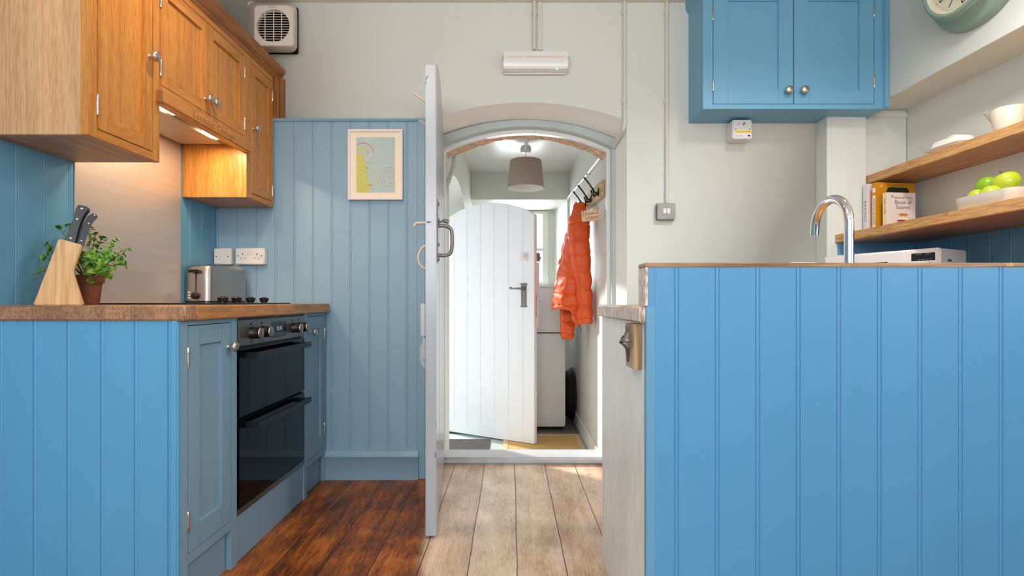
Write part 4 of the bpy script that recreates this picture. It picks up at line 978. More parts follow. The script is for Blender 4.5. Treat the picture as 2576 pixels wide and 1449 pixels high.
s_ = thing('light_switch', 'grey metal-clad double light switch at the foot of the wall pipe', 'switch', (xp(1676, 2.8), 2.80, 1.41))
S0, S1 = P(1652, 553, 2.77), P(1700, 510, 2.77)
b = MB('oven_steel'); b.box(S0.x, S1.x, 2.772, 2.7995, S0.z, S1.z, 0.006).box(S0.x+0.002, S1.x-0.002, 2.766, 2.773, S0.z+0.002, S1.z-0.002, 0.003); b.build('box', s_)
for dx in (-0.010, 0.010):
    b = MB('plastic'); xc = (S0.x+S1.x)/2+dx; zc = (S0.z+S1.z)/2; b.box(xc-0.008, xc+0.008, 2.761, 2.767, zc-0.014, zc+0.014, 0.002); b.build('rocker', s_)

# ================================================================== right: blue wall cabinet, alarm, sockets
YB = 2.590; BQ = FYn(YB); bx0, bx1 = 0.947, 1.846; bzb = 1.878
c = thing('wall_cabinet', 'blue two-door wall cabinet hung on the back wall at the right', 'cabinet', (1.39, 2.80, bzb))
b = MB('blue_cab'); b.box(bx0, bx1, YB+0.021, 2.7995, bzb, ZC-0.002, 0.001); b.build('carcass', c)
bz0 = zp(262, YB); bz1 = 2.485
b = MB('blue_cab'); dl0, dl1, dr0, dr1 = xp(1794, YB), xp(1995.5, YB), xp(1998, YB), xp(2199, YB)
for u0, u1, v0, v1 in ((bx0, dl0-0.0015, bzb, ZC-0.004), (dr1+0.0015, bx1, bzb, ZC-0.004), (dl0-0.0015, dr1+0.0015, bzb, bz0), (dl0-0.0015, dr1+0.0015, bz1, ZC-0.004)):
    b.box(u0, u1, v0, v1, -0.021, 0, 0.0008, BQ)
b.box(bx1-0.012, bx1+0.012, bzb+0.004, ZC-0.004, -0.012, 0.012, 0.004, BQ); b.build('face_frame', c)
b = MB('blue_cab'); b.prism([(bx0+0.002, 2.7995, 2.455), (bx0-0.010, 2.7995, 2.470), (bx0-0.016, 2.7995, 2.485), (bx0-0.018, 2.7995, 2.518), (bx0+0.002, 2.7995, 2.518)], (0, -0.215, 0)); b.build('cornice', c)
d = shaker(c, BQ, dl0+0.001, dl1, bz0+0.002, bz1-0.002, 0.072, 'blue_cab', 'blue_cab', 'blue_cab', 0.072, 0.068); knob(d, BQ, xp(1980, YB), zp(226, YB-0.02), 0.020)
for a, z in ((197, 230), (18, 52)): hinge(d, BQ, dl0-0.0005, zp(z, YB), zp(a, YB))
d = shaker(c, BQ, dr0, dr1-0.001, bz0+0.002, bz1-0.002, 0.072, 'blue_cab', 'blue_cab', 'blue_cab', 0.072, 0.068); knob(d, BQ, xp(2019, YB), zp(226, YB-0.02), 0.020)
for a, z in ((188, 222), (10, 43)): hinge(d, BQ, dr1+0.0005, zp(z, YB), zp(a, YB))

al = thing('alarm_box', 'small white alarm box with a yellow stripe under the blue wall cabinet', 'alarm', (1.25, 2.80, 1.83))
L0, L1_ = P(1844, 349, 2.715), P(1892, 301, 2.715)
b = MB('plastic'); b.box(L0.x-0.002, L1_.x, 2.715, 2.7995, L0.z, min(L1_.z, 1.8775), 0.005); b.build('case', al)
q = FYn(2.715, L0.x, L0.z); ww, hh = L1_.x-L0.x, L1_.z-L0.z
b = MB('yellow_label'); b.box(0.1*ww, 0.98*ww, 0.31*hh, 0.42*hh, 0, 0.0005, 0, q); b.build('yellow_stripe', al)
text('IF ALARM SOUNDS OPEN WINDOWS', 0.0045, q @ Matrix.Translation((0.54*ww, 0.365*hh, 0.0006)), 'ink', 'stripe_lettering', al, 0.0001)
b = MB('ink')
for i in range(3): b.lathe([(0.002, 0), (0, 0.0006)], q @ Matrix.Translation(((.24+.05*i)*ww, (.74+.045*i)*hh, 0)), 8)
for f in (0.14, 0.88): b.lathe([(0.003, 0), (0, 0.0006)], q @ Matrix.Translation((f*ww, 0.5*hh, 0)), 10)
b.box(0.78*ww, 0.90*ww, 0.12*hh, 0.20*hh, 0, 0.0004, 0, q).box(0.1*ww, 0.5*ww, 0.14*hh, 0.155*hh, 0, 0.0003, 0, q)
b.use('ink_grey').tube([q @ Vector((0.50*ww, 0.72*hh, 0.001)), q @ Vector((0.62*ww, 0.82*hh, 0.001))], 0.005, 8); b.build('printed_mark', al)

s_, yf = plate('double_socket', 'white double socket on the back wall behind the peninsula, left of the microwave', 'socket', xp(1989, 2.79), xp(2061, 2.79), zp(659, 2.79)-0.086, zp(659, 2.79), 2.7995, 0.012)
pins(s_, yf, xp(2025, 2.79), zp(659, 2.79)-0.043)

# ================================================================== peninsula
YPF = 1.283; XPL = 0.330; XPR = 2.054; ZPT = 1.013
pe = thing('peninsula_unit', 'blue boarded peninsula unit with a raised back, in the right foreground', 'cabinet', (1.2, 1.6, 0))
b = MB('blue'); tg(b, 0.352, XPR, 0.0, ZPT, FYn(YPF), xp(1696, YPF), pitch=102.0*YPF/F, t=0.020)
b.use('blue_green').box(XPL, 0.352, YPF-0.002, YPF+0.018, 0.0, 0.917, 0.001); b.use('blue').box(XPL+0.003, 0.352, YPF+0.001, YPF+0.02, 0.917, ZPT)
b.build('front_boarding', pe)
b = MB('whitewash'); b.box(XPL, XPL+0.02, YPF+0.018, 1.900, 0.0, 0.876, 0.002); b.build('end_panel', pe)
b = MB('blue_shaded'); b.box(XPL+0.02, XPR, YPF+0.021, 1.885, 0.0, 0.876); b.build('carcass', pe)
b = MB('wall'); b.box(XPL+0.004, XPR, YPF+0.020, YPF+0.062, 0.919, ZPT-0.001); b.build('upstand_core', pe)
b = MB('strip'); b.box(XPL-0.003, XPR, YPF-0.003, YPF+0.066, ZPT, ZPT+0.011, 0.002)
b.use('cap').box(XPL-0.003, XPL+0.004, YPF-0.003, YPF+0.066, 0.919, ZPT, 0.0015); b.build('oak_edging', pe)
b = MB('shelf'); b.prism([(xp(2518, YPF), YPF-0.0034, ZPT+0.0105), (xp(2556, YPF), YPF-0.0034, ZPT+0.0105), (xp(2545, YPF), YPF-0.0034, ZPT+0.003), (xp(2530, YPF), YPF-0.0034, ZPT+0.003)], (0, 0.001, 0)); b.build('edging_patch', pe)
b = MB('cap'); b.box(XPL-0.014, XPL+0.06, YPF+0.006, 1.926, 0.877, 0.918, 0.004, seg=3)
b.use('top').box(XPL+0.0598, XPR, YPF+0.064, 1.926, 0.877, 0.918, 0.004).box(1.50, XPR, 1.9255, 2.680, 0.877, 0.918, 0.004)
tag(b.build('worktop', None, loc=(1.2, 1.62, 0.877)), 'oak worktop of the peninsula with a worn whitened end', 'worktop')
b = MB('blue_shaded'); b.box(1.52, XPR-0.001, 1.927, 2.665, 0.0, 0.8765, 0.002)
tag(b.build('base_cabinet', None, loc=(1.79, 2.3, 0)), 'blue base cabinet carrying the microwave along the right wall', 'cabinet')

# bottle opener on the end of the peninsula
bo = thing('bottle_opener', 'cast iron bottle opener on a small oak board on the peninsula end', 'bottle opener', (XPL, 1.36, 0.82))
# board: front edge at px 1613, back edge at px 1575
yb0, yb1 = 1.325, 1.420; zt, zb = 0.872, 0.757
b = MB('opener_wood'); b.box(XPL-0.020, XPL-0.001, yb0, yb1, zb, zt, 0.0012); b.build('board', bo)
XO = XPL-0.020; yc = 1.388
sec = [(0.873, 0.005, 0.004), (0.867, 0.010, 0.006), (0.853, 0.011, 0.0065), (0.843, 0.015, 0.010), (0.835, 0.020, 0.0155), (0.828, 0.023, 0.021), (0.824, 0.022, 0.0235), (0.8225, 0.020, 0.0235)]
def oval(z, hw, o, back):
    return [(XO-o*(1-0.45*abs(2*i/12-1)**2.2), yc-hw+2*hw*i/12, z) for i in range(13)]+[(XO+back, yc+hw*0.94-1.88*hw*i/6, z) for i in range(7)]
b = MB('iron_grey'); b.grid([oval(z, hw, o, 0.0006) for z, hw, o in sec], cap0=True, cap1=True)
sec = [(0.8205, 0.020, 0.0245), (0.817, 0.0195, 0.0200), (0.811, 0.016, 0.0125), (0.804, 0.013, 0.0075), (0.790, 0.011, 0.0055), (0.777, 0.008, 0.0045), (0.770, 0.003, 0.003)]
b.grid([oval(z, hw, o, -max(o-0.0045, -0.0006)) for z, hw, o in sec], cap0=True, cap1=True)
b.tube([(XO-0.0058, yc-0.004, 0.866), (XO-0.0060, yc-0.004, 0.856), (XO-0.0060, yc+0.004, 0.856), (XO-0.0058, yc+0.004, 0.866), (XO-0.0058, yc-0.004, 0.866)], 0.0010, 6)
b.build('opener', bo, angle=60)
qo = frame((XO-0.0150, yc, 0.8352), (0.0, -1, 0), (0.62, 0, 0.78)); text('R', 0.015, qo, 'iron', 'raised_letter', bo, 0.0016, shear=0.15)

# tap
tp = thing('kitchen_tap', 'polished chrome swan-neck tap rising behind the peninsula back', 'tap', (0.914, 1.42, 0.918))
b = MB('chrome'); b.lathe([(0.026, 0), (0.026, 0.006), (0.020, 0.012), (0.0165, 0.03), (0.0165, 0.06), (0.0125, 0.065)], Matrix.Translation((0.914, 1.42, 0.918)), 28); b.cyl((0.93, 1.42, 0.955), (0.972, 1.42, 0.965), 0.006, 0.004, 12); b.build('base', tp)
b = MB('chrome'); arcp = [(0.914, 1.42, 0.975), (0.914, 1.42, 1.05), (0.914, 1.42, 1.145)]
arcp += [(0.914, 1.50-0.080*math.cos(a), 1.145+0.075*math.sin(a)) for a in [PI*i/22 for i in range(1, 22)]]+[(0.914, 1.581, 1.140), (0.9138, 1.582, 1.128)]
b.tube(arcp, [0.0122]*20+[0.0120]*5+[0.0115]*(len(arcp)-25), 24); b.build('spout', tp, angle=60)

# microwave, turned a little on the worktop
m0 = P(2365, 620, 2.12); ml = P(2072, 645, 2.545)
du = Vector((m0.x-ml.x, m0.y-ml.y, 0)); wm = du.length; ang = math.atan2(du.y, du.x); zt = 1.148; hm = zt-0.918
mo = thing('microwave', 'white microwave oven half hidden behind the peninsula back', 'microwave', (ml.x, ml.y, 0.918), ang)
# local: x along the front, -y towards the viewer
b = MB('plastic'); dp_ = 0.225
b.box(0.004, wm-0.004, 0.02, dp_, 0.012, hm-0.002, 0.004); b.box(0, wm, 0, 0.024, 0.012, hm, 0.007, seg=3); b.build('case', mo, world=False)
b = MB('plastic'); b.box(0.008, 0.735*wm, -0.006, 0.001, 0.018, hm-0.006, 0.004); dr = b.build('door', mo, world=False)
b = MB('black_glass'); b.box(0.075, 0.60*wm, -0.0068, -0.005, 0.05, hm-0.046, 0.0005); b.build('door_window', dr, world=False)
b = MB('display'); b.box(0.785*wm, 0.965*wm, -0.0008, 0.001, hm-0.050, hm-0.018, 0.0003); b.build('display', mo, world=False)
b = MB('ink_grey')
for i in range(4): b.box((0.835+0.03*i)*wm, (0.853+0.03*i)*wm, -0.001, 0, hm-0.046, hm-0.0445).box((0.83+0.03*i)*wm, (0.838+0.03*i)*wm, -0.001, 0, hm-0.062, hm-0.060)
for x in (0.82, 0.89): b.box(x*wm, (x+0.045)*wm, -0.001, 0, hm-0.024, hm-0.0225)
b.box(0.81*wm, 0.86*wm, -0.001, 0, hm-0.068, hm-0.067).box(0.91*wm, 0.94*wm, -0.001, 0, hm-0.064, hm-0.058); b.build('printed_mark', mo, world=False)
b = MB('green_label'); b.box(wm-0.0045, wm-0.0035, 0.070, 0.100, hm-0.055, hm-0.045).use('paper').box(wm-0.0045, wm-0.0035, 0.070, 0.100, hm-0.075, hm-0.055); b.build('rating_label', mo, world=False)
b = MB('black')
for x in (0.03, wm-0.03):
    for y in (0.03, dp_-0.03): b.lathe([(0.010, 0), (0.010, 0.013)], Matrix.Translation((x, y, 0)), 12)
b.build('foot', mo, world=False)

# ================================================================== shelves and what stands on them
b = MB('shelf'); b.box(1.832, 2.0695, 1.3, 2.7445, 1.535, 1.577, 0.003); b.use('oak_under').box(1.836, 2.0690, 0.205, 2.740, 1.5345, 1.5355)
tag(b.build('shelf', None, loc=(1.95, 2.0, 1.535)), 'upper thick oak shelf in the right alcove', 'shelf')
b = MB('shelf'); b.box(1.664, 2.0695, 1.3, 2.699, 1.229, 1.271, 0.003); b.use('oak_under').box(1.668, 2.0690, 0.205, 2.695, 1.2285, 1.2295)
tag(b.build('shelf', None, loc=(1.87, 2.0, 1.229)), 'lower, deeper oak shelf carrying the books and apples', 'shelf')
ZS1, ZS2 = 1.2712, 1.5772

def book(label, cov, corner, w_, h_, t_, rot, spine_m=None):
    """corner: near bottom corner of the spine; the cover faces the viewer"""
    k_ = thing('book', label, 'book', corner, rot, 'cookery books on the lower shelf')
    b = MB(cov); b.box(0, w_, 0, 0.0025, 0, h_, 0.0006).box(0, w_, t_-0.0025, t_, 0, h_, 0.0006); b.use(spine_m or cov).box(-0.002, 0.0012, 0, t_, 0, h_, 0.0006); b.build('cover', k_, world=False)
    b = MB('paper'); b.box(0.001, w_-0.004, 0.0026, t_-0.0026, 0.003, h_-0.003); b.build('pages', k_, world=False)
    return k_
def cover_q(k_, x, z): return ROOTM[k_] @ FYn(-0.0003, x, z)
def spine_q(k_, y, z): return ROOTM[k_] @ frame((-0.0023, y, z), (0, 0, -1), (0, -1, 0))
def emblem(mb, q, s):
    for i in range(5):
        a = 2*PI*i/5+0.3; p = q @ Matrix.Translation((s*0.55*math.cos(a), s*0.55*math.sin(a), 0)) @ Matrix.Rotation(a, 4, 'Z')
        mb.faces([(-s*.45, 0, 0.0003), (0, -s*.26, 0.0003), (s*.5, 0, 0.0003), (0, s*.26, 0.0003)], [(0, 1, 2, 3)], p)
rk = 0.22
y_w = 2.655
k1 = book('tall white baking book, furthest back of the three on the lower shelf', 'book_white', (1.800, 2.650, ZS1), 0.20, 0.252, 0.034, 0.0)
text('BAKING', 0.030, spine_q(k1, 0.017, 0.115), 'ink_grey', 'spine_title', k1, 0.0002)
k2 = book('ochre roasting book with a green tin on its cover, in the middle', 'book_yellow', (1.802, 2.588, ZS1), 0.216, 0.246, 0.028, 0.15)
b = MB('paper'); q = spine_q(k2, 0.014, 0.105); b.box(-0.078, 0.085, -0.008, 0.008, 0, 0.0003, 0, q); q = spine_q(k2, 0.014, 0.208); b.box(-0.012, 0.012, -0.008, 0.008, 0, 0.0003, 0, q); b.build('spine_label', k2)
text('ROASTING PAN SUPPERS', 0.0115, spine_q(k2, 0.014, 0.103) @ Matrix.Translation((0, 0, 0.0004)), 'ink', 'spine_title', k2, 0.0001, bold=0.0002)
b = MB('tin_green'); pts = [(0.118+x, 0.114+z) for x, z in rrect(0.128, 0.217, 0.022)]; q = cover_q(k2, 0, 0); b.prism([(x, z, 0) for x, z in pts], (0, 0, 0.0004), q)
b.use('roast'); b.prism([(0.118+x, 0.110+z, 0) for x, z in rrect(0.108, 0.195, 0.016)], (0, 0, 0.0006), q)
b.use('tin_rim').tube([q @ Vector((0.118+0.03*math.cos(a), 0.222+0.014*math.sin(a), 0.0006)) for a in [PI*i/12 for i in range(13)]], 0.0016, 6); b.use('paper'); emblem(b, cover_q(k2, 0.025, 0.228), 0.007); b.build('cover_picture', k2)
k3 = book('smaller pale scone book standing in front of the ochre book', 'book_pink', (1.806, 2.520, ZS1), 0.150, 0.182, 0.026, 0.12, 'book_cream')
text('National Trust', 0.0165, cover_q(k3, 0.083, 0.157), 'ink_brown', 'cover_subtitle', k3, 0.0001)
text('Book of', 0.0270, cover_q(k3, 0.083, 0.135), 'ink_brown', 'cover_title', k3, 0.0001)
text('Scones', 0.0270, cover_q(k3, 0.083, 0.111), 'ink_brown', 'cover_title', k3, 0.0001)
text('Book of Scones', 0.012, spine_q(k3, 0.013, 0.115), 'ink_brown', 'spine_title', k3, 0.0001)
b = MB('plum'); emblem(b, cover_q(k3, 0.025, 0.163), 0.0065); q = cover_q(k3, 0.082, 0.055)
def blob(m, cx, cy, rx, ry, h, seed):
    n = 22; b.use(m); b.prism([(cx+rx*math.cos(2*PI*i/n)*(1+.12*noise.noise(Vector((i*.9, seed, 0)))), cy+ry*math.sin(2*PI*i/n)*(1+.25*noise.noise(Vector((i*.7, seed, 3)))), 0) for i in range(n)], (0, 0, h), q)
blob('scone', 0, 0.016, 0.027, 0.012, 0.0003, 1); blob('scone_top', 0.002, 0.021, 0.024, 0.006, 0.0005, 2); blob('paper', 0, 0.002, 0.026, 0.007, 0.0004, 3); blob('scone', 0, -0.015, 0.026, 0.010, 0.0003, 4); blob('jam', -0.006, -0.008, 0.026, 0.0045, 0.0006, 5); blob('jam', -0.026, -0.020, 0.005, 0.008, 0.0006, 6)
b.build('cover_picture', k3)

# butter dish, jug
bd = thing('butter_dish', 'white lidded butter dish on the upper oak shelf', 'butter dish', (1.902, 2.262, ZS2))
bm = Matrix.Translation((1.902, 2.262, ZS2)) @ Matrix.Rotation(0.10, 4, 'Z')
def rl(w, d, r, z): return [(x, y, z) for x, y in rrect(w, d, r, 5)]
b = MB('china'); b.grid([[bm @ Vector(p) for p in r] for r in (rl(.075, .125, .012, 0), rl(.085, .135, .014, 0.003), rl(.128, .182, .022, 0.017), rl(.130, .184, .023, 0.019), rl(.126, .180, .02, 0.019), rl(.09, .14, .014, 0.008))], cap0=True, cap1=True); b.build('dish', bd, angle=50)
b = MB('china'); b.grid([[bm @ Vector(p) for p in r] for r in (rl(.092, .146, .014, 0.009), rl(.092, .146, .014, 0.016), rl(.080, .132, .018, 0.044), rl(.074, .126, .018, 0.050), rl(.064, .116, .016, 0.052))], cap0=True, cap1=True); li = b.build('lid', bd, angle=50)
b = MB('china'); b.grid([[bm @ Vector(p) for p in r] for r in (rl(.018, .030, .007, 0.052), rl(.016, .028, .007, 0.057), rl(.026, .042, .010, 0.061), rl(.026, .042, .010, 0.064), rl(.018, .034, .008, 0.066))], cap1=True); b.build('knob', li, angle=50)
jc = Vector((1.925, 2.035, ZS2)); jg = thing('jug', 'cream china jug with a pointed spout on the upper oak shelf', 'jug', jc)
jp = [(0.031, 0), (0.034, 0.002), (0.042, 0.03), (0.0485, 0.065), (0.0525, 0.10), (0.0535, 0.118)]
JS = 0.83
rows = []; sa = math.atan2(0.35, -0.4)
ja = PI/2+0.35                                         # spout points away along the shelf
for r, z in jp+[(0.0515, 0.119), (0.049, 0.10), (0.044, 0.065), (0.036, 0.03), (0.026, 0.008)]:
    row = []
    for i in range(40):
        a = 2*PI*i/40; dd = math.atan2(math.sin(a-ja), math.cos(a-ja)); k_ = math.exp(-(dd/0.34)**2)*max(0, (z-0.055)/0.064)**1.6
        rr_ = r+0.030*k_; zz = z+0.010*k_*(z/0.118)-0.008*math.exp(-((abs(dd)-0.75)/0.4)**2)*max(0, (z-0.09)/0.03)
        row.append(jc+Vector((rr_*math.cos(a), rr_*math.sin(a), zz*JS)))
    rows.append(row)
b = MB('china_cream'); b.grid(rows, cap0=True, cap1=True); b.build('body', jg, angle=60)
hd_ = Vector((math.cos(ja+PI), math.sin(ja+PI), 0)); b = MB('china_cream')
b.tube(catmull([jc+hd_*0.050+Vector((0, 0, 0.090)), jc+hd_*0.070+Vector((0, 0, 0.098)), jc+hd_*0.086+Vector((0, 0, 0.083)), jc+hd_*0.082+Vector((0, 0, 0.054)), jc+hd_*0.064+Vector((0, 0, 0.029)), jc+hd_*0.040+Vector((0, 0, 0.023))], 6), 0.0065, 10); b.build('handle', jg)

# square dish of apples
dc = Vector((1.780, 1.884, ZS1)); dw = thing('fruit_dish', 'square white dish of green apples on the lower shelf', 'dish', dc)
b = MB('china'); b.grid([[dc+Vector(p) for p in r] for r in (rl(.188, .222, .03, 0), rl(.194, .230, .035, 0.003), rl(.206, .242, .04, 0.037), rl(.209, .245, .042, 0.044), rl(.203, .239, .040, 0.045), rl(.196, .232, .038, 0.034), rl(.18, .216, .03, 0.008))], cap0=True, cap1=True); b.build('dish', dw, angle=50)
def apple(label, c, r, m, tilt, az, stalk=True):
    c = Vector(c); t = thing('apple', label, 'apple', c, 0, 'apples in the white dish')
    q = Matrix.Translation(c) @ Matrix.Rotation(az, 4, 'Z') @ Matrix.Rotation(tilt, 4, 'X')
    pr = []
    for i in range(25):
        a = -PI/2+PI*i/24; rad = math.cos(a); z = math.sin(a)
        rad = rad**0.85*(1+0.05*z); z = z*0.90
        if i > 19: z -= 0.22*((i-19)/5)**1.5
        if i < 4: z += 0.12*((4-i)/4)**1.5
        pr.append((max(rad, 0)*r if 0 < i < 24 else 0.0, z*r))
    rows = []
    for rad, z in pr[1:-1]: rows.append([q @ Vector((rad*(1+0.035*math.cos(5*2*PI*k_/36)*(0.6 if z < 0 else 0.25))*math.cos(2*PI*k_/36), rad*math.sin(2*PI*k_/36), z)) for k_ in range(36)])
    b = MB(m); b.grid(rows, cap0=True, cap1=True); b.build('flesh', t, angle=180)
    if stalk:
        b = MB('stalk'); b.tube(catmull([q @ Vector((0, 0, r*0.62)), q @ Vector((0.001, 0, r*0.9)), q @ Vector((0.004, 0.002, r*1.22))], 4), [0.0012]*6+[0.002]*3, 8); b.build('stalk', t)
apple('deep green apple on top of the others, left side of the dish', (1.783, 1.963, ZS1+0.086), 0.0385, 'apple_green', 0.5, 2.0, False)
apple('yellow-green apple with a stalk on top, right side of the dish', (1.775, 1.882, ZS1+0.084), 0.041, 'apple_yellow', -0.35, 0.6)
apple('low yellow-green apple at the left end of the dish', (1.735, 1.955, ZS1+0.042), 0.033, 'apple_yellow', 1.0, 1.0, False)
apple('low apple wedged between the two top apples', (1.730, 1.893, ZS1+0.042), 0.034, 'apple_yellow', 1.2, 3.0, False)
apple('low apple at the right end of the dish by the frame edge', (1.800, 1.806, ZS1+0.046), 0.035, 'apple_yellow', 1.2, 4.0, False)
apple('low green apple at the back of the dish beneath the top ones', (1.818, 1.925, ZS1+0.043), 0.034, 'apple_green', 0.9, 5.0, False)

# wall clock
ck = thing('wall_clock', 'large round cream-faced clock with a grey-green case, upper right', 'clock', (1.86, 2.08, 2.25))
kq_ = FXn(1.859, 2.08, 2.25); kq_.translation = Vector((1.859, 2.080, 2.2495))
b = MB('clock_green'); b.lathe([(0.0, 0.0), (0.229, 0.0), (0.229, 0.010), (0.224, 0.016), (0.222, 0.024), (0.214, 0.030), (0.205, 0.034), (0.19, 0.044), (0.180, 0.058), (0.178, 0.066), (0.184, 0.070), (0.187, 0.078), (0.184, 0.082), (0.184, 0.085), (0.180, 0.087), (0.180, 0.091), (0.175, 0.096), (0.169, 0.098), (0.163, 0.094), (0.161, 0.086)], kq_, 64, False); b.build('case', ck)
b = MB('cream'); b.lathe([(0.1612, 0.090), (0.157, 0.072), (0.150, 0.069), (0.0, 0.069)], kq_, 64, False); fa2 = b.build('face', ck)
for i in range(1, 13):
    a = PI/2-2*PI*i/12; text(str(i), 0.047, kq_ @ Matrix.Translation((0.123*math.cos(a), 0.123*math.sin(a), 0.0695)), 'ink', 'numeral', fa2, 0.0002, shear=0.25)
b = MB('ink')
for i in range(60):
    a = 2*PI*i/60; big = i % 5 == 0; q = kq_ @ Matrix.Translation((0.1465*math.cos(a), 0.1465*math.sin(a), 0.0693)) @ Matrix.Rotation(a, 4, 'Z'); b.box(-0.0032, 0.0032, -0.0013 if big else -0.0004, 0.0013 if big else 0.0004, 0, 0.0003, 0, q)
b.build('minute_mark', fa2)
for L, wd, a in ((0.075, 0.004, 2.2), (0.11, 0.003, 0.9)):
    b = MB('ink'); b.box(-0.02, L, -wd, wd, 0.071, 0.0722, 0, kq_ @ Matrix.Rotation(a, 4, 'Z')); b.build('hand', ck)

# ================================================================== the porch: lamp, hooks, coat, fridge, mats
lc = Vector((0.128, 4.49, 2.23)); pl = thing('pendant_lamp', 'drum-shaped grey linen pendant lamp hanging in the porch', 'lamp', lc)
b = MB('plastic'); b.lathe([(0.045, 0), (0.046, -0.012), (0.041, -0.032), (0.020, -0.036), (0.0, -0.036)], Matrix.Translation(lc), 28); b.build('ceiling_rose', pl)
b = MB('cream_metal'); b.cyl(lc+Vector((0, 0, -0.036)), lc+Vector((0, 0, -0.13)), 0.003, n=8); b.build('flex', pl)
z1, z0 = lc.z-0.10, lc.z-0.335
b = MB('shade'); b.lathe([(0.134, z1), (0.158, z0)], Matrix.Translation((lc.x, lc.y, 0)), 48, False); b.use('shade_in').lathe([(0.1565, z0), (0.1325, z1)], Matrix.Translation((lc.x, lc.y, 0)), 48, False).use('shade').lathe([(0.158, z0), (0.1565, z0)], Matrix.Translation((lc.x, lc.y, 0)), 48, False).lathe([(0.134, z1), (0.1325, z1)], Matrix.Translation((lc.x, lc.y, 0)), 48, False); b.build('lamp_shade', pl, recalc=False)
b = MB('nickel')
for i in range(3):
    a = 2*PI*i/3; b.cyl(lc+Vector((0, 0, -0.14)), lc+Vector((0.134*math.cos(a), 0.134*math.sin(a), -0.105)), 0.0015, n=6)
b.use('plastic').cyl(lc+Vector((0, 0, -0.125)), lc+Vector((0, 0, -0.19)), 0.018, n=16); b.build('lamp_holder', pl)
b = MB('china'); b.lathe([(0.012, 0), (0.016, -0.02), (0.029, -0.05), (0.031, -0.07), (0.024, -0.092), (0, -0.102)], Matrix.Translation((lc.x, lc.y, lc.z-0.19)), 24); b.build('bulb', pl)
cpt = thing('conduit', 'white pipe across the porch ceiling to the pendant lamp', 'conduit', (0.13, 4.0, 2.23))
b = MB('white'); b.cyl((0.120, 3.10, 2.217), (0.127, 4.45, 2.217), 0.012, n=14); b.build('pipe', cpt)
cpt = thing('conduit', 'thin white pipe running high along the right porch wall and down in the corner', 'conduit', (0.575, 4.3, 1.9))
b = MB('white'); b.tube([(0.574, 3.12, 1.84), (0.574, 4.2, 1.90), (0.574, 5.20, 1.965), (0.574, 5.25, 1.955), (0.574, 5.262, 1.92), (0.574, 5.262, 0.9)], 0.011, 12); b.build('pipe', cpt)
b = MB('white'); b.box(0.560, 0.585, 3.89, 3.92, 1.865, 1.90, 0.003); b.build('clip', cpt)
cpt = thing('conduit', 'thick bent grey pipe beside the left edge of the porch arch', 'conduit', (-0.37, 3.25, 1.5))
b = MB('frame_grey'); b.tube(catmull([P(1143, 375, 3.22), P(1142, 410, 3.24), P(1134, 440, 3.27), P(1124, 470, 3.30), P(1119, 500, 3.32), P(1117, 560, 3.33), P(1116, 700, 3.33)], 6), 0.013, 14); b.build('pipe', cpt)

XW2 = 0.585
hr = thing('coat_hook_rail', 'pale wooden rail with black double hooks on the right porch wall', 'coat rack', (XW2, 3.66, 1.63))
b = MB('board'); y0, y1 = xp(1285, 1)*0+3.26, 4.08
q = Matrix.Translation((XW2, 3.26, 1.63)) @ Matrix.Rotation(math.radians(3.2), 4, 'X')
b.box(-0.024, -0.0008, 0, 0.82, -0.052, 0.052, 0.002, q); b.build('board', hr)
for s_ in (0.095, 0.40, 0.68):
    o = q @ Vector((-0.024, s_, 0.0))
    b = MB('iron'); b.lathe([(0.017, 0), (0.017, 0.003), (0.011, 0.007), (0, 0.008)], frame(o+Vector((0, 0, -0.01)), (0, -1, 0), (0, 0, 1)) @ Matrix.Diagonal((0.85, 1.7, 1, 1)), 20)
    b.tube(catmull([o+Vector((0, 0, -0.012)), o+Vector((-0.018, 0, -0.014)), o+Vector((-0.036, 0, 0.006)), o+Vector((-0.058, 0, 0.040)), o+Vector((-0.088, 0, 0.078))], 5), [0.0075]*6+[0.0055]*15, 10)
    b.lathe([(0, -0.008), (0.007, -0.004), (0.008, 0), (0.006, 0.006), (0, 0.008)], Matrix.Translation(o+Vector((-0.090, 0, 0.081))), 12)
    for sg in (-1, 1):
        b.tube(catmull([o+Vector((0, 0, -0.014)), o+Vector((-0.018, sg*0.008, -0.030)), o+Vector((-0.034, sg*0.022, -0.026)), o+Vector((-0.042, sg*0.032, 0.002))], 5), 0.0045, 10)
        b.lathe([(0, -0.007), (0.006, -0.003), (0.007, 0), (0.005, 0.005), (0, 0.007)], Matrix.Translation(o+Vector((-0.0425, sg*0.0325, 0.006))), 12)
    b.build('hook', hr)

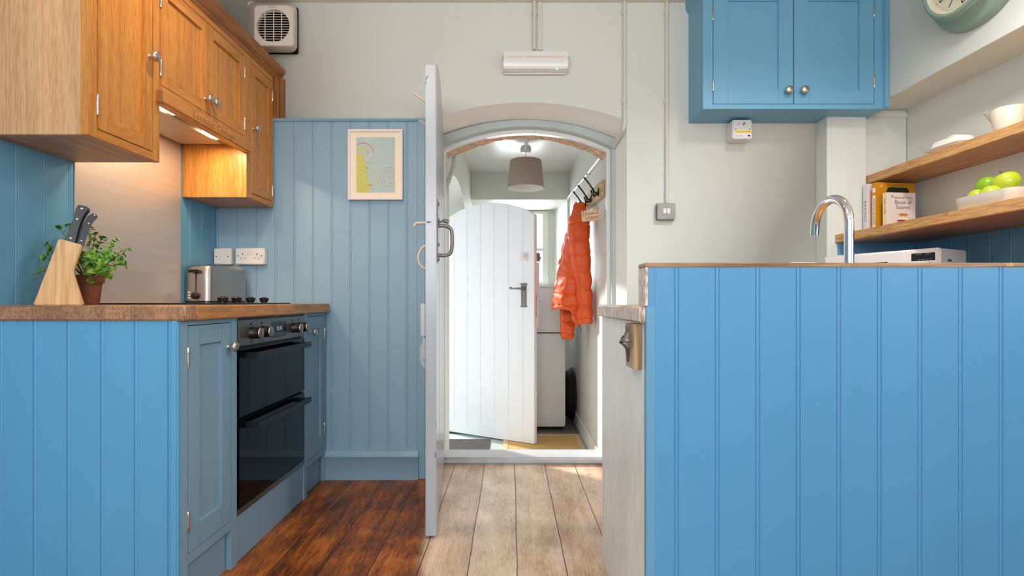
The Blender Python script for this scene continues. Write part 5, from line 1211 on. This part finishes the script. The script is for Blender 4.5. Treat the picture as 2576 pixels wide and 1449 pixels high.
# puffer jacket hanging on the far hook
jk = thing('puffer_jacket', 'bright orange quilted puffer jacket hanging from the porch hooks', 'jacket', (0.45, 3.85, 1.63))
def loft(mb, secs, n, seams, amp, wr=0.010, seed=0, cap0=True, cap1=False, per=26):
    """secs: (centre, half x, half y); seams: heights where the quilting is stitched"""
    cs = catmull([Vector(c) for c, a, d in secs], per); ex = catmull([Vector((a, d, 0)) for c, a, d in secs], per); rows = []
    for c, e in zip(cs, ex):
        row = []
        zs_ = sorted(seams)
        f = 0.0; dz = 1.0
        for i in range(len(zs_)-1):
            if zs_[i] <= c.z <= zs_[i+1]:
                dz = min(c.z-zs_[i], zs_[i+1]-c.z); f = 0.6*(1-math.exp(-dz/0.0035))+0.4*math.sin(PI*(c.z-zs_[i])/(zs_[i+1]-zs_[i]))**0.8
        pk = math.exp(-dz/0.022)
        for k_ in range(n):
            a = 2*PI*k_/n; nx = abs(math.cos(a))**0.8*math.copysign(1, math.cos(a)); ny = abs(math.sin(a))**0.8*math.copysign(1, math.sin(a))
            p = Vector((c.x+e.x*nx, c.y+e.y*ny, c.z))
            g = amp*(f-0.5)+wr*noise.noise(Vector((p.x*16+seed, p.y*16, p.z*22)))+wr*0.5*noise.noise(Vector((p.x*42, p.y*42+seed, p.z*30)))+0.007*pk*noise.noise(Vector((a*5.5, seed, c.z*8)))
            sag = 0.006*math.sin(3*a+c.z*9+seed)
            row.append(p+Vector((nx, ny, 0)).normalized()*g+Vector((0, 0, sag)))
        rows.append(row)
    mb.grid(rows, cap0=cap0, cap1=cap1); return rows
def sec(y, xl, xr, Y, hy):
    a, c = P(xl, y, Y), P(xr, y, Y); return ((a+c)/2, max((c.x-a.x)/2, 0.005), hy)
tors = [sec(511, 1450, 1464, 3.90, 0.018), sec(518, 1445, 1470, 3.90, 0.035), sec(535, 1440, 1474, 3.88, 0.055), sec(560, 1433, 1474, 3.85, 0.095), sec(590, 1424, 1472, 3.83, 0.145), sec(630, 1414, 1470, 3.82, 0.175),
        sec(680, 1404, 1468, 3.82, 0.185), sec(730, 1395, 1466, 3.82, 0.19), sec(765, 1389, 1464, 3.82, 0.19), sec(778, 1392, 1462, 3.82, 0.18), sec(776, 1400, 1455, 3.82, 0.16)]
sm = [zp(y, 3.83) for y in (500, 548, 605, 650, 697, 740, 768, 790)]
b = MB('orange'); loft(b, tors, 64, sm, 0.011, 0.009, 1.0); b.build('body', jk, angle=60)
slv = [sec(538, 1440, 1468, 3.72, 0.02), sec(546, 1434, 1478, 3.69, 0.055), sec(565, 1431, 1482, 3.665, 0.070), sec(605, 1431, 1481, 3.655, 0.076), sec(645, 1435, 1484, 3.65, 0.076), sec(685, 1440, 1485, 3.65, 0.072), sec(725, 1447, 1487, 3.65, 0.068), sec(765, 1451, 1489, 3.65, 0.064), sec(792, 1452, 1490, 3.64, 0.060), sec(808, 1455, 1489, 3.635, 0.054), sec(815, 1458, 1486, 3.63, 0.050)]
sm = [zp(y, 3.65) for y in (530, 562, 604, 643, 684, 726, 767, 800, 820)]
b = MB('orange'); rws = loft(b, slv, 56, sm, 0.0095, 0.006, 5.0, True, False)
b.use('orange_dark'); cen = sum((Vector(p) for p in rws[-1]), Vector())/len(rws[-1]); inner = [cen+(Vector(p)-cen)*0.72+Vector((0, -0.002, 0.02)) for p in rws[-1]]; b.grid([[Vector(p) for p in rws[-1]], inner], cap1=True); b.build('sleeve', jk, angle=60)
slv = [sec(745, 1410, 1440, 3.98, 0.05), sec(775, 1409, 1440, 3.97, 0.065), sec(808, 1410, 1444, 3.96, 0.065), sec(838, 1412, 1444, 3.95, 0.060), sec(850, 1416, 1441, 3.95, 0.045), sec(853, 1420, 1437, 3.95, 0.03)]
sm = [zp(y, 3.96) for y in (740, 775, 806, 838, 858)]
b = MB('orange'); loft(b, slv, 48, sm, 0.010, 0.006, 9.0, True, True); b.build('sleeve', jk, angle=60)
b = MB('orange'); loft(b, [sec(760, 1432, 1462, 3.70, 0.05), sec(790, 1436, 1464, 3.70, 0.045), sec(812, 1446, 1462, 3.70, 0.03), sec(818, 1450, 1460, 3.70, 0.015)], 24, [zp(y, 3.7) for y in (755, 790, 822)], 0.010, 0.008, 3.0, True, True); b.build('cuff_fold', jk, angle=60)
b = MB('iron'); b.tube(catmull([P(1457, 814, 3.70), P(1460, 826, 3.70), P(1463, 838, 3.69)], 4), 0.0018, 6); b.build('drawcord', jk)

# little wooden plaque hung from the near hook
pq0, pq1, pq2, pq3 = P(1463, 531, 3.325), P(1511, 526, 3.300), P(1511, 553, 3.300), P(1463, 559, 3.325)
sg = thing('wooden_plaque', 'small wooden plaque on a string reading Welcome to Lookout', 'sign', (pq0+pq2)/2)
u = (pq1-pq0); wd = u.length; cm = (pq0+pq1+pq2+pq3)/4; vv = Vector((0, 0, 1)); vv = (vv-u.normalized()*vv.dot(u.normalized())).normalized(); ht = (pq0-pq3).length
sq = frame(cm, u, vv); b = MB('plaque'); b.prism([sq @ Vector((x, y, -0.004)) for x, y in rrect(wd, ht, 0.008)], sq.to_3x3() @ Vector((0, 0, 0.008)), None, 0.001); b.build('board', sg)
text('Welcome to', 0.018, sq @ Matrix.Translation((0, 0.012, 0.0046)), 'burn', 'burnt_lettering', sg, 0.0002, sx=0.85)
text('Lookout', 0.026, sq @ Matrix.Translation((0.004, -0.012, 0.0046)), 'burn', 'burnt_lettering', sg, 0.0002, sx=0.9, spacing=1.05)
hk = q @ Vector((-0.040, 0.095-0.02, -0.024))
b = MB('string'); b.tube([sq @ Vector((-wd*0.40, ht*0.36, 0.005)), hk, sq @ Vector((wd*0.36, ht*0.36, 0.005))], 0.0016, 6)
for x in (-0.40, 0.36): b.tube([sq @ Vector((wd*x, ht*0.55, 0.004)), sq @ Vector((wd*x, ht*0.2, 0.0055)), sq @ Vector((wd*x-0.003, ht*0.08, 0.005))], 0.0016, 6)
b.build('string', sg)

# fridge freezer
fx0, fx1, fy0, fy1 = -0.075, 0.462, 4.45, 4.98
fg = thing('fridge_freezer', 'white two-door fridge freezer behind the open outer door', 'fridge', (0.19, 4.7, ZP))
b = MB('fridge'); b.box(fx0, fx1, fy0+0.055, fy1, ZP+0.03, 1.062, 0.004); b.box(fx0-0.002, fx1+0.002, fy0+0.01, fy1, 1.045, 1.066, 0.005); b.build('case', fg)
b = MB('gasket'); b.box(fx0+0.008, fx1-0.008, fy0+0.04, fy0+0.056, ZP+0.035, 1.043); b.build('gasket', fg)
zs = zp(838, fy0)
b = MB('fridge'); b.box(fx0, fx1, fy0, fy0+0.042, ZP+0.036, zs-0.004, 0.010, seg=4); b.build('door', fg)
b = MB('fridge'); b.box(fx0, fx1, fy0, fy0+0.042, zs+0.006, 1.043, 0.010, seg=4); dd = b.build('door', fg)
b = MB('chip_blue'); qq = FYn(fy0-0.0002, xp(1355, fy0), zp(759, fy0)); 
for i in range(5): b.box(-0.016+i*0.0075, -0.011+i*0.0075, -0.004, 0.004, 0, 0.0004, 0, qq)
b.build('badge', dd)
for x in (fx0+0.04, fx1-0.04):
    b = MB('black'); b.cyl((x, fy0+0.07, ZP), (x, fy0+0.07, ZP+0.032), 0.016, 0.02, 14); b.build('foot', fg)

tc = Vector((0.478, 4.86, ZP+0.245)); tb = thing('rubber_trug', 'black rubber trug standing on edge between the fridge and porch wall', 'tub', (0.53, 4.86, ZP))
q2 = Matrix.Translation(tc) @ Matrix.Rotation(PI/2, 4, 'Y')
b = MB('rubber'); b.lathe([(0.150, 0.0), (0.19, 0.01), (0.222, 0.055), (0.236, 0.082), (0.243, 0.084), (0.243, 0.092), (0.232, 0.093), (0.215, 0.06), (0.18, 0.016), (0.0, 0.008)], q2, 44); b.build('tub', tb, angle=50)
b = MB('gasket'); b.lathe([(0, -0.002), (0.14, -0.002), (0.15, 0.0005)], q2, 36, False); b.build('base', tb)

b = MB('jute'); b.box(-0.02, 0.515, 3.22, 4.27, ZP+0.0005, ZP+0.010, 0.002); 
for a in ((-0.06, -0.02, 3.18, 4.31), (0.515, 0.553, 3.18, 4.31), (-0.02, 0.515, 3.18, 3.22), (-0.02, 0.515, 4.27, 4.31)): b.use('jute_edge').box(*a, ZP+0.0005, ZP+0.0115, 0.002)
tag(b.build('jute_mat', None, loc=(0.25, 3.75, ZP)), 'golden jute mat with a pale border on the porch floor', 'mat')
b = MB('mat_grey')
y = 3.62
b.box(-0.66, -0.160, 3.60, 4.16, ZP+0.0005, ZP+0.008, 0.002)
for i in range(30): b.box(-0.655, -0.165, 3.608+i*0.0184, 3.619+i*0.0184, ZP+0.007, ZP+0.013, 0.003)
tag(b.build('doormat', None, loc=(-0.41, 3.88, ZP)), 'grey ribbed doormat just inside the open outer door', 'mat')
b = MB('porch_floor'); b.box(-0.9, 0.584, 3.10, 4.36, ZP-0.02, ZP+0.0002); o = struct(b, 'floor_paint')
